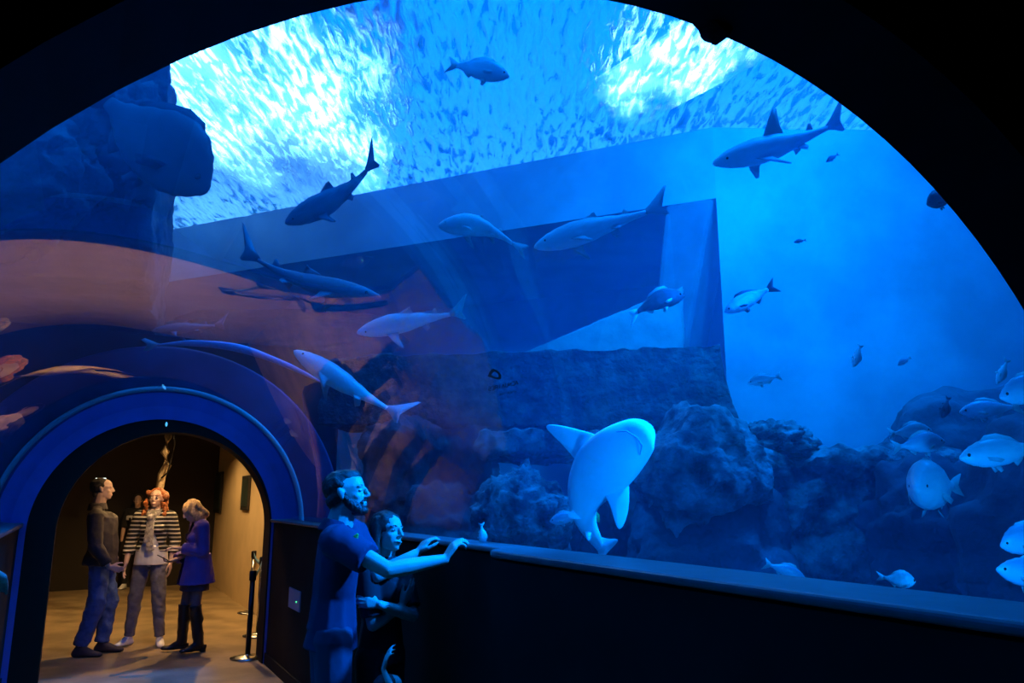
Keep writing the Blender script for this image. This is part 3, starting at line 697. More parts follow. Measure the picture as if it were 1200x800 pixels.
for s in 'LR': B('shoe', foot_prims(J, s, k, 1.12), SHOED, wom, voxel=.008)

# --- toddler whose raised hand shows at the bottom edge
cw = at(450, 790, 3.62)
ch, X = place('person', 'small child at the bottom edge, only a raised hand in view below the folded arms', (cw.x + .02, 3.62, 0), (.8, .5))
k = .46; J = J0(k)
for n in J: pass
J['head'].z = .74; J['wrR'] = loc_of(X, at(449, 784, 3.58)); J['shR'] = V((.085, 0, .64)); J['shL'] = V((-.085, 0, .64)); J['elR'] = J['shR'].lerp(J['wrR'], .5) + V((.05, .02, -.02)); J['neck'] = V((0, 0, .67))
R = head_frame(V((0, 1, .1)))
h1 = hand_prims(J['wrR'], ldir(X, (.25, .1, 1)), ldir(X, (1, .3, 0)), ldir(X, (-.3, .9, 0)), .62, curl=(.3, .35, .5, .6), spread=.25)
body(J, R, I4, ch, SKIN, k, hands=(h1,), voxel=.006, hk=.68)
B('hair', [HP(J['head'], R, .68, ((0, -.03, .036), (.082, .092, .086)))], DHAIR, ch, voxel=.006)
shirt(J, k, BLACKC, ch, slv=.8)
B('trousers', trousers(J, k, 0), BLACKC, ch, voxel=.008)

# --- person at the left edge, only the hand in view
hw = ats(-20, 668, 1.9)
pe, X = place('person', 'person at the left edge, only a reaching hand in view against the dark wall', tuple(T(1.28, -.27, 0)), T(1, 0, 0))
k = .95; J = J0(k)
J['shL'].x = -.12; J['shR'].x = .10; J['hipL'].x = -.07; J['hipR'].x = .07
J['elL'] = V((-.14, .0, 1.10)); J['wrL'] = V((-.13, .12, .92))
J['wrR'] = loc_of(X, hw); J['elR'] = J['shR'].lerp(J['wrR'], .45) + V((-.02, 0, -.12))
R = head_frame(V((.3, 1, 0)))
h1 = hand_prims(J['wrR'], ldir(X, T(1, .16, -.25)), V((-.3, 0, -1)), V((-.9, 0, .2)), .9, curl=(.2, .25, .3, .3))
body(J, R, I4, pe, SKIN, k, hands=(h1,), voxel=.008)
shirt(J, k, BLACKC, pe, slv=1.0, sr=(.07, .06)); B('trousers', trousers(J, k, 0), BLACKC, pe, voxel=.01)
B('hair', [HP(J['head'], R, 1, ((0, -.03, .036), (.082, .092, .086)))], DHAIR, pe, voxel=.008)

# --- man in the dark jacket
f0 = atz(92, 770, 0); f1 = atz(118, 764, 0)
gb = V((at(122, 640, 8.25).x, 8.25, 0))
g, X = place('person', 'stout grey-haired man in a dark jacket and blue jeans, seen from the side', gb, (.96, .25))
k = 1.02; J = J0(k)
for n in ('head', 'neck', 'shL', 'shR', 'chest', 'waist', 'elL', 'elR', 'wrL', 'wrR', 'pelvis', 'hipL', 'hipR'): J[n] += V((0, 0, -.02))
J['head'] = loc_of(X, at(121, 573, 8.25)); J['neck'] = loc_of(X, at(115, 592, 8.25))
J['pelvis'] += V((0, -.02, 0)); J['chest'] += V((0, -.03, 0)); J['shR'] = loc_of(X, at(112, 604, 8.06)); J['shL'] = loc_of(X, at(114, 603, 8.42))
J['elR'] = loc_of(X, at(112, 640, 7.98)); J['wrR'] = loc_of(X, at(128, 664, 8.02)); J['elL'] = J['shL'] + V((-.05, .03, -.3)); J['wrL'] = J['elL'] + V((.03, .2, -.16))
for s, fp, dy in (('R', f0, 8.15), ('L', f1, 8.45)):
    q = loc_of(X, fp); q.z = .085 * k; J['an' + s] = q + V((0, 0, 0)); J['to' + s] = q + V((.03, .17, -.05))
    J['kn' + s] = J['hip' + s].lerp(J['an' + s], .5) + V((0, .06, 0))
R = head_frame(V((-.15, 1, .05)))
h1 = hand_prims(J['wrR'], V((-.2, .9, -.3)), V((-1, 0, 0)), V((0, .3, .9)), 1, curl=(.6, .7, .8, .8))
body(J, R, I4, g, SKIN, k, fat=1.3, hands=(h1,), voxel=.008)
c = J['head']
B('hair', [HP(c, R, 1, ((0, -.036, .036), (.086, .098, .090))), HP(c, R, 1, ((0, -.07, -.05), (.06, .035, .04)))], GREYH, g, voxel=.008, rough=(.006, 30))
shirt(J, k, JACKET, g, f=1.36, slv=1.0, sr=(.068, .060), hem=.90, rough=(.018, 5), name='jacket')
B('sleeve_end', [sleeve(J['el' + s], J['wr' + s], .068, .052, .85) for s in 'R'] + [hull((J['el' + s], .076)) for s in 'R'], JACKET, g, voxel=.009, rough=(.01, 8))
B('collar', [cone(J['neck'] + V((0, 0, -.05)), J['neck'] + V((0, -.005, .025)), .10, .082)], JACKET, g, voxel=.008)
B('jeans', trousers(J, k, 0, f=1.08, legw=1.35), DENIM, g, voxel=.01, rough=(.014, 9))
for s in 'LR': B('shoe', foot_prims(J, s, k, 1.2), SHOED, g, voxel=.008)

# --- woman in the striped cardigan
fl, fr = atz(150, 756, 0), atz(186, 756, 0)
gb = (fl + fr) / 2
g, X = place('person', 'woman with curly auburn hair, striped cardigan, long scarf and white shoes', gb, (.12, -1))
k = .96; J = J0(k, True)
for s, fp in (('R', fl), ('L', fr)):
    q = loc_of(X, fp); q.z = .085 * k; J['an' + s] = q; J['to' + s] = q + V((.07 if s == 'R' else -.07, .16, -.05)); J['kn' + s] = J['hip' + s].lerp(q, .5) + V((0, .03, 0))
J['wrR'] = J['shR'] + V((.08, .08, -.50)); J['elR'] = J['shR'] + V((.085, -.03, -.26)); J['wrL'] = J['shL'] + V((-.08, .10, -.49)); J['elL'] = J['shL'] + V((-.08, -.02, -.26))
R = head_frame(ldir(X, (.10, -1, .10)))
h1 = hand_prims(J['wrR'], V((.1, .2, -1)), V((-1, 0, 0)), V((0, 1, 0)), .9); h2 = hand_prims(J['wrL'], V((-.1, .2, -1)), V((1, 0, 0)), V((0, 1, 0)), .9)
body(J, R, I4, g, SKIN, k, True, hands=(h1, h2), voxel=.007)
eyes(J, R, I4, g, 1, WHITE, IRIS, RED); mouth(J, R, I4, g, LIP)
c = J['head']; curls = [HP(c, R, 1, ((0, -.040, .045), (.092, .09, .088)))]
rr = random.Random(3)
for i in range(70):
    a = rr.uniform(-2.5, 2.5); zz = rr.uniform(-.19, .07); rad = .092 + .02 * (1 - (zz + .19) / .26) + rr.uniform(0, .012)
    if abs(a) > 2.1 and zz > -.22: continue
    x, y = math.sin(a) * rad, -math.cos(a) * rad * .95 + .0
    if y > .02 and abs(x) < .075: continue
    curls.append(HP(c, R, 1, ((x, y - .01, zz), rr.uniform(.022, .032))))
B('hair', curls, RED, g, voxel=.008, smooth=1, rough=(.010, 28))
B('blouse', torso_prims(J, k, 1.0, True) + [cone(J['waist'], J['pelvis'] + V((0, 0, -.06)), .15, .178, .75)], WHITEC, g, voxel=.008, grow=.008, rough=(.005, 9))
B('cardigan', torso_prims(J, k, 1.0, True) + [cone(J['waist'], J['waist'] + V((0, 0, -.06)), .145, .15, .75)] + [sleeve(J['sh' + s], J['el' + s], .054, .036) for s in 'LR'] + [sleeve(J['el' + s], J['wr' + s], .036, .030, .6) for s in 'LR'] + [hull((J['el' + s], .036)) for s in 'LR'] + [hull((J['sh' + s], .052)) for s in 'LR'], STRIPE, g, voxel=.007, grow=.024, rough=(.006, 8),
  cut=lambda q: q.y > .03 and abs(q.x) < .035 + max(0, (1.22 - q.z)) * .35)
B('scarf', [cone(J['neck'] + V((0, 0, -.035)), J['neck'] + V((0, .01, .045)), .105, .085), hull((V((.0, .15, 1.36)) * 1, .040), (V((0, .13, 1.33)), .032)), hull((V((.03, .13, 1.40)), .022), (V((0, .155, 1.34)), .024)), hull((V((-.03, .13, 1.40)), .022), (V((0, .155, 1.34)), .024)),
            hull((V((-.01, .155, 1.32)), (.03, .014, .02)), (V((-.025, .165, 1.02)), (.045, .010, .015))), hull((V((.012, .15, 1.32)), (.026, .014, .02)), (V((.018, .16, 1.10)), (.034, .010, .015)))], SCARF, g, voxel=.006, rough=(.007, 26))
B('jeans', trousers(J, k, 0), GDENIM, g, voxel=.009, rough=(.009, 12))
for s in 'LR': B('shoe', foot_prims(J, s, k, 1.1), SHOEW, g, voxel=.007)

# --- blonde woman with the phone
fl, fr = atz(212, 762, 0), atz(232, 764, 0); gb = (fl + fr) / 2
g, X = place('person', 'blonde woman in a violet coat and black knee boots, looking down at her phone', gb, (-.80, -.55))
k = .90; J = J0(k, True)
for s, fp in (('R', fl), ('L', fr)):
    q = loc_of(X, fp); q.z = .10 * k; J['an' + s] = q; J['to' + s] = q + V((.03 if s == 'R' else -.03, .15, -.06)); J['kn' + s] = J['hip' + s].lerp(q, .5) + V((0, .03, 0))
J['head'] += V((0, .075, -.03)); J['neck'] += V((0, .02, 0))
J['elL'] = J['shL'] + V((-.03, -.02, -.26)); J['wrL'] = J['elL'] + V((.14, .21, .03)); J['elR'] = J['shR'] + V((.02, .02, -.28)); J['wrR'] = J['elR'] + V((-.10, .20, -.08))
R = head_frame(V((.05, 1, -.62)))
h1 = hand_prims(J['wrR'], V((-.35, .9, -.1)), V((-.2, 0, 1)), V((-.9, -.3, 0)), .86, curl=(.6, .7, .8, .8)); h2 = hand_prims(J['wrL'], V((.3, .9, .1)), V((0, 0, -1)), V((.9, -.3, 0)), .86, curl=(.4, .5, .6, .6))
body(J, R, I4, g, SKIN, k, True, hands=(h1, h2), voxel=.007, hk=.95)
c = J['head']; h = .97
B('hair', [HP(c, R, h, ((0, -.022, .042), (.086, .098, .086))), HP(c, R, h, ((.066, .02, .03), (.022, .05, .05)), ((.066, -.02, -.09), (.030, .045, .05))), HP(c, R, h, ((-.066, .02, .03), (.022, .05, .05)), ((-.066, -.02, -.09), (.030, .045, .05))),
           HP(c, R, h, ((0, -.08, .0), (.075, .04, .06)), ((0, -.11, -.10), (.075, .035, .05))), hull((c + V((0, -.10, -.03)), (.08, .04, .05)), (c + V((0, -.15, -.26)), (.075, .028, .05))), hull((c + V((.05, -.06, -.05)), .04), (c + V((.06, -.10, -.22)), .03)), hull((c + V((-.05, -.06, -.05)), .04), (c + V((-.06, -.10, -.22)), .03))], BLONDE, g, voxel=.007, rough=(.008, 24, (1, 1, .3)))
B('dress', torso_prims(J, k, 1, True) + [cone(J['waist'], J['pelvis'] + V((0, 0, -.24)), .13, .175, .8)], mat('dark_plum_dress', (.05, .03, .06), .85), g, voxel=.009, grow=.010)
B('coat', torso_prims(J, k, 1, True) + [cone(J['waist'], J['pelvis'] + V((0, -.01, -.17)), .14, .20, .85)] + [sleeve(J['sh' + s], J['el' + s], .052, .046) for s in 'LR'] + [hull((J['sh' + s], .051)) for s in 'LR'] + [hull((J['el' + s], .045)) for s in 'LR'] + [sleeve(J['el' + s], J['wr' + s], .044, .034, .85) for s in 'LR'], COAT, g, voxel=.009, grow=.022, rough=(.007, 8),
  cut=lambda q: q.y > .04 and abs(q.x) < .06)
for s in 'LR':
    n, a = J['kn' + s], J['an' + s]
    B('boot', [cone(a + V((0, 0, -.02)), n + V((0, 0, .02)), .050, .066), hull((n.lerp(a, .35) + V((0, -.012, 0)), .064)), cone(a + V((0, -.05, -.095)), a + V((0, -.045, -.02)), .028, .034)] + foot_prims(J, s, k, 1.08), LEATH, g, voxel=.007, rough=(.006, 14))
B('tights', [q for s in 'LR' for q in leg_prims(J, s, k, 1.03, False)], TIGHTS, g, voxel=.009)
bm = bmesh.new(); pc = J['wrR'] + V((-.05, .11, .03)); wbox(bm, pc, (.07, .14, .009), Matrix.Rotation(.5, 3, 'X'))
for v in bm.verts: v.co = X @ v.co
ph = finish(bm, 'phone', mat('black_phone', (.02, .02, .025), .2), smooth=False); sharp_mod(ph, .003, 2); tag(ph, 'dark smartphone held by the blonde woman in the violet coat', 'phone')

# --- dim figure at the back
gp = atz(152, 690, 0)
g, X = place('person', 'dim dark-haired person in a black top with pale band, far back in the exit room', gp, (.2, -1))
k = .93; J = J0(k, True); R = head_frame(ldir(X, (.4, -1, 0)))
body(J, R, I4, g, SKIN, k, True, voxel=.010)
c = J['head']
B('hair', [HP(c, R, 1, ((0, -.03, .036), (.086, .094, .086))), HP(c, R, 1, ((0, -.08, 0), (.08, .04, .05)), ((0, -.07, -.2), (.09, .04, .05)))], DHAIR, g, voxel=.010)
tp = shirt(J, k, BLACKC, g, slv=1.0, female=True)
B('pale_band', [cone(J['chest'] + V((0, 0, -.03)), J['chest'] + V((0, 0, .05)), .165, .168, .75)], WHITEC, g, voxel=.010, grow=.010)
B('trousers', trousers(J, k, 0), BLACKC, g, voxel=.012)
for s in 'LR': B('shoe', foot_prims(J, s, k, 1.1), SHOEW, g, voxel=.010)
# ---------- things around the corridor ------------------------------------------------
BLKM = mat('black_metal', (.015, .015, .018), .3, metal=.6); CHROME = mat('chrome', (.6, .6, .6), .15, metal=1.0)
BELT = mat('blue_belt', (.10, .25, .45), .7)
def stanchion(px, py, top, label, m, grp=None):
    b = atz(px, py, 0); q = at(px, top, b.y); h = q.z
    t = thing('stanchion', label, 'stanchion', tuple(b))
    bm = bmesh.new(); lathe(bm, b, [(.001, 0), (.17, .002), (.17, .012), (.10, .028), (.03, .035), (.03, .04)], 28); child(bm, 'base', M_steel, t)
    bm = bmesh.new(); lathe(bm, b, [(.026, .03), (.026, h - .09)], 20); child(bm, 'post', m, t)
    bm = bmesh.new(); lathe(bm, b, [(.034, h - .10), (.036, h - .09), (.036, h - .012), (.030, h), (.001, h)], 20); child(bm, 'belt_head', BLKM, t)
    return t, b + V((0, 0, h - .05))
s1, a1 = stanchion(290, 771, 668, 'nearest black belt post at the right of the portal', BLKM)
s2, a2 = stanchion(302, 745, 652, 'middle chrome belt post half hidden by the portal edge', CHROME)
s3, a3 = stanchion(293, 718, 645, 'farthest belt post, against the beige wall', CHROME)
def belt(a, b, par, n=10):
    d = (b - a).normalized(); s = d.cross(V((0, 0, 1))).normalized(); bm = bmesh.new()
    pts = [a.lerp(b, (i / n)) - V((0, 0, .05 * math.sin(PI * i / n))) for i in range(n + 1)]
    rows = [[p + s * .0015 + V((0, 0, .025)), p + s * .0015 - V((0, 0, .025)), p - s * .0015 - V((0, 0, .025)), p - s * .0015 + V((0, 0, .025))] for p in pts]
    rr = grid_fill(bm, rows, True); bm.faces.new(rr[0]); bm.faces.new(rr[-1][::-1]); child(bm, 'belt', BELT, par)
belt(a1, a2, s1); belt(a2, a3, s2)
# switch plate on the right wall
def on_wall(px, py, t): return att(px, py, t)
pc = on_wall(346, 702, 1.70); q = ST(pc)
bm = bmesh.new(); tbox(bm, q[0] - .20, q[0] + .20, 1.688, 1.700, q[2] - .085, q[2] + .085)
sp = finish(bm, 'switch_plate', mat('grey_plate', (.20, .23, .30), .4, emit=None), smooth=False); sharp_mod(sp, .004, 2); tag(sp, 'small grey switch plate with a green light on the right wall near the portal', 'switch plate')
bm = bmesh.new(); ico(bm, T(q[0] - .10, 1.686, q[2] - .01), .007, 2); finish(bm, 'green_light', mat('green_led', (.1, .8, .2), .4, emit=(.1, 1, .3), estr=1.5), sp)
# lamp bracket on the near arch
t = thing('arch_fixture', 'small dark lamp fixture on the near arch, top right', 'lamp', tuple(ats(836, 30, .635)))
bm = bmesh.new(); c0 = ats(836, 24, .62); wbox(bm, c0, (.05, .03, .035), Matrix.Rotation(AZ, 3, 'Z') @ Matrix.Rotation(.5, 3, 'Y')); o = child(bm, 'housing', M_black, t, False); sharp_mod(o, .006, 2)
bm = bmesh.new(); lathe(bm, ats(836, 33, .625), [(.004, .014), (.018, .012), (.020, 0), (.014, -.012), (.004, -.014)], 16, Matrix.Rotation(.3, 3, 'Y')); child(bm, 'lamp_head', M_black, t)
bm = bmesh.new(); tube(bm, [ats(818, 26, .63), ats(819, 32, .63), ats(824, 38, .63)], .0022, 6); child(bm, 'clip', M_black, t)
# framed pictures on the beige wall
for (x, y0, y1, w), lab in ((((258), 553, 601, .9), 'farther dark framed picture on the beige wall'), (((290), 557, 598, .62), 'nearer dark framed picture on the beige wall')):
    a, b = on_wall(x, y0, 2.2), on_wall(x, y1, 2.2); sa = ST(a)
    bm = bmesh.new(); tbox(bm, sa[0] - w / 2, sa[0] + w / 2, 2.175, 2.208, ST(b)[2], sa[2]); f = finish(bm, 'wall_picture', mat('dark_frame', (.02, .015, .012), .5), smooth=False); sharp_mod(f, .01, 2)
    tag(f, lab, 'picture')
    bm = bmesh.new(); tbox(bm, sa[0] - w / 2 + .06, sa[0] + w / 2 - .06, 2.168, 2.176, ST(b)[2] + .06, sa[2] - .06); finish(bm, 'print', mat('dark_print', (.03, .05, .045), .4, var=.6, scale=4), f, smooth=False)
# hanging pale driftwood trunk
pts = [at(x, y, 10.6) for x, y in ((199, 498), (197, 512), (193, 530), (196, 545), (190, 556), (187, 572), (186, 590))]
bm = bmesh.new(); tube(bm, pts, [.04, .05, .06, .05, .055, .055, .045], 12)
for v in bm.verts: v.co += V((1, 0, 0)) * .02 * noise.noise(v.co * 9)
o = finish(bm, 'hanging_branch', mat('pale_driftwood', (.55, .42, .28), .8, var=.5, scale=9, bump=.5), loc=pts[0]); tag(o, 'pale twisted branch hanging in the exit room under the portal crown', 'branch')
bm = bmesh.new(); ps = [at(x, y, 10.52) for x, y in ((203, 500), (205, 520), (200, 540), (196, 554), (189, 560))]; tube(bm, ps, .012, 8); finish(bm, 'cable', BLKM, o, norm=True).location = -pts[0]
# lit sign and notices on the back wall
a = at(118, 563, 13.0); bm = bmesh.new(); wbox(bm, a, (.16, .03, .09)); o = finish(bm, 'lit_sign', mat('lit_panel', (.8, .9, .9), .5, emit=(.85, 1, .95), estr=2.2), smooth=False); tag(o, 'small bright lit panel above the jacketed man\'s head', 'sign')
for y, lab in ((572, 'upper pale notice on the dark back wall'), (579, 'lower pale notice on the dark back wall')):
    a = at(163, y, 14.2); bm = bmesh.new(); wbox(bm, a, (.10, .015, .09)); o = finish(bm, 'notice', mat('notice_card', (.35, .33, .28), .8), smooth=False); tag(o, lab, 'notice')
# little blue indicator on the portal crown
c0 = ats(195, 497, 8.0); bm = bmesh.new(); ico(bm, c0, (.010, .010, .022), 2); o = finish(bm, 'indicator_lamp', mat('blue_led', (.1, .5, 1), .3, emit=(.1, .6, 1), estr=1), loc=c0); tag(o, 'tiny glowing blue lamp on the crown of the far portal', 'lamp')

# ---------- emblem on the acrylic --------------------------------------------------------
def glass_hit(px, py, R=RG - .004):
    d = at(px, py, 1.0) - V((0, 0, EYE)); s, t, z = ST(d + V((0, 0, EYE))); z -= EYE
    # |(k t - TC, EYE + k z - ZC)| = R
    A = t * t + z * z; Bq = 2 * (-t * TC + z * (EYE - ZC)); Cq = TC * TC + (EYE - ZC) ** 2 - R * R
    k = (-Bq + math.sqrt(Bq * Bq - 4 * A * Cq)) / (2 * A); return V((0, 0, EYE)) + d * k
INK = mat('dark_print_on_acrylic', (.004, .003, .012), .6)
def ring_px(outer, inner):
    bm = bmesh.new(); n = len(outer)
    rows = [[glass_hit(*p) for p in outer], [glass_hit(*p) for p in inner], [glass_hit(*p, R=RG - .002) for p in inner], [glass_hit(*p, R=RG - .002) for p in outer]]
    rr = grid_fill(bm, rows, True)
    for i in range(n): bm.faces.new((rr[3][i], rr[3][(i + 1) % n], rr[0][(i + 1) % n], rr[0][i]))
    return bm
outer = [(571.5, 441), (573, 437), (575.5, 433), (578.5, 432), (582, 433.5), (585, 436), (587, 439), (587.3, 443.5), (585, 444.5), (581, 444), (576, 442.5)]
inner = [(575.5, 439.2), (576.5, 437.6), (578, 436), (579.3, 435.2), (581, 435.7), (582.8, 437.2), (584.2, 439.2), (584.3, 441.6), (583, 442), (580.5, 441.6), (577.5, 440.4)]
deco = finish(ring_px(outer, inner), 'glass_emblem', INK, smooth=False); tag(deco, 'small dark ring-shaped emblem with mirrored lettering printed on the acrylic', 'emblem')
def strokes(x0, y0, x1, y1, h, pat, name):
    bm = bmesh.new(); n = len(pat); dx, dy = (x1 - x0) / n, (y1 - y0) / n
    def bar(ax, ay, bx, by, w):
        L = math.hypot(bx - ax, by - ay) or 1; ox, oy = -(by - ay) / L * w / 2, (bx - ax) / L * w / 2
        P = [(ax + ox, ay + oy), (bx + ox, by + oy), (bx - ox, by - oy), (ax - ox, ay - oy)]
        a = [bm.verts.new(glass_hit(*p)) for p in P]; b = [bm.verts.new(glass_hit(*p, R=RG - .002)) for p in P]
        bm.faces.new(a); bm.faces.new(b[::-1])
        for i in range(4): bm.faces.new((a[i], b[i], b[(i + 1) % 4], a[(i + 1) % 4]))
    for i, ch in enumerate(pat):
        cx, cy = x0 + dx * i, y0 + dy * i; w = dx * .72
        seg = {'S': [(w, 0, 0, 0), (0, 0, 0, -h / 2), (0, -h / 2, w, -h / 2), (w, -h / 2, w, -h), (w, -h, 0, -h)], 'E': [(w, 0, w, -h), (w, 0, 0, 0), (w, -h / 2, .2 * w, -h / 2), (w, -h, 0, -h)],
               'A': [(0, 0, w / 2, -h), (w / 2, -h, w, 0)], 'T': [(w / 2, 0, w / 2, -h), (0, -h, w, -h)], 'I': [(w / 2, 0, w / 2, -h)], 'N': [(0, 0, 0, -h), (w, 0, w, -h), (0, 0, w, -h)],
               'R': [(w, 0, w, -h), (w, -h, 0, -h), (0, -h, 0, -h / 2), (0, -h / 2, w, -h / 2), (w * .5, -h / 2, 0, 0)], 'U': [(0, -h, 0, 0), (0, 0, w, 0), (w, 0, w, -h)], 'C': [(0, 0, w, 0), (w, 0, w, -h), (w, -h, 0, -h)], 'O': [(0, 0, w, 0), (w, 0, w, -h), (w, -h, 0, -h), (0, -h, 0, 0)], ' ': []}[ch]
        for s_ in seg: bar(cx + s_[0], cy + s_[1], cx + s_[2], cy + s_[3], h * .2)
    finish(bm, name, INK, deco, smooth=False)
strokes(572.5, 457.5, 608, 449.5, 4.2, 'RETAWAES', 'lettering') if False else strokes(572.5, 457.5, 608, 449.5, 4.2, 'SERIAUNCA', 'lettering')
strokes(585, 463, 605.5, 459.2, 2.0, 'ONATIRESTA', 'lettering')
# ---------- fish and sharks ----------------------------------------------------------------
def fish_mat(name, back, belly, rough=.35, spot=0):
    m = bpy.data.materials.new(name); m.use_nodes = True; nt = m.node_tree; b = nt.nodes['Principled BSDF']
    tc = nt.nodes.new('ShaderNodeTexCoord'); sp = nt.nodes.new('ShaderNodeSeparateXYZ'); r = nt.nodes.new('ShaderNodeValToRGB')
    r.color_ramp.elements[0].position = .38; r.color_ramp.elements[0].color = (*belly, 1); r.color_ramp.elements[1].position = .78; r.color_ramp.elements[1].color = (*back, 1)
    n = nt.nodes.new('ShaderNodeTexNoise'); n.inputs['Scale'].default_value = 6; n.inputs['Detail'].default_value = 5
    mm = nt.nodes.new('ShaderNodeMath'); mm.operation = 'MULTIPLY_ADD'; mm.inputs[1].default_value = .3; nt.links.new(n.outputs['Fac'], mm.inputs[0])
    nt.links.new(tc.outputs['Generated'], sp.inputs[0]); nt.links.new(tc.outputs['Generated'], n.inputs['Vector'])
    m2 = nt.nodes.new('ShaderNodeMath'); m2.operation = 'SUBTRACT'; m2.inputs[1].default_value = .15; nt.links.new(sp.outputs['Z'], m2.inputs[0])
    nt.links.new(m2.outputs[0], mm.inputs[2]); nt.links.new(mm.outputs[0], r.inputs['Fac']); nt.links.new(r.outputs['Color'], b.inputs['Base Color'])
    b.inputs['Roughness'].default_value = rough; return m
SILVER = fish_mat('silver_scales', (.35, .42, .42), (.85, .88, .86)); FIN = mat('pale_fin', (.5, .55, .52), .5)
BREAM = fish_mat('bream_scales', (.30, .34, .42), (.70, .74, .80)); DARKF = fish_mat('dark_scales', (.05, .05, .07), (.10, .10, .12), .6); DFIN = mat('dark_fin', (.04, .04, .06), .6)
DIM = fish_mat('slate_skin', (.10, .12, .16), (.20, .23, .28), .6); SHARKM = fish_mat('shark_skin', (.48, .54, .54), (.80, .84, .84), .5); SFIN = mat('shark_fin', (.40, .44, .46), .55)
BELLY = mat('white_shark_belly', (.88, .92, .94), .5, var=.05, scale=5); YELLOW = mat('yellow_fin', (.5, .75, .2), .5)
EYEB = mat('black_eye', (.01, .01, .01), .1)
PROF = {
 'bream': ([0, .03, .08, .15, .25, .35, .48, .60, .70, .78, .84], [.01, .16, .33, .50, .64, .68, .62, .46, .28, .15, .12], .42),
 'bass': ([0, .03, .08, .15, .25, .35, .48, .60, .70, .78, .84], [.01, .12, .24, .35, .45, .48, .45, .35, .23, .14, .11], .55),
 'shark': ([0, .02, .06, .12, .20, .30, .42, .55, .66, .75, .82], [.01, .07, .13, .19, .24, .27, .25, .18, .11, .07, .05], 1.0),
}
def fin(bm, poly, th, X=None):
    """poly in local xyz; lens-shaped: centre thick, edges thin"""
    c = V((0, 0, 0)); P = [V(p) for p in poly]
    for p in P: c += p
    c /= len(P); n = V((0, 0, 0))
    for i in range(len(P)): n += (P[i] - c).cross(P[(i + 1) % len(P)] - c)
    n.normalize(); e = n * th * .18
    up = [bm.verts.new(p + e) for p in P]; dn = [bm.verts.new(p - e) for p in P]
    a = bm.verts.new(c + n * th); b = bm.verts.new(c - n * th)
    for i in range(len(P)):
        j = (i + 1) % len(P)
        bm.faces.new((a, up[i], up[j])); bm.faces.new((b, dn[j], dn[i])); bm.faces.new((up[i], dn[i], dn[j], up[j]))
def bend_fn(L, bend, zb):
    def f(p):
        u = .5 - p[0] / L
        k = max(0, u - .3)
        return V((p[0], p[1] + bend * L * k * k * 1.6, p[2] + zb * L * k * k * 1.6))
    return f
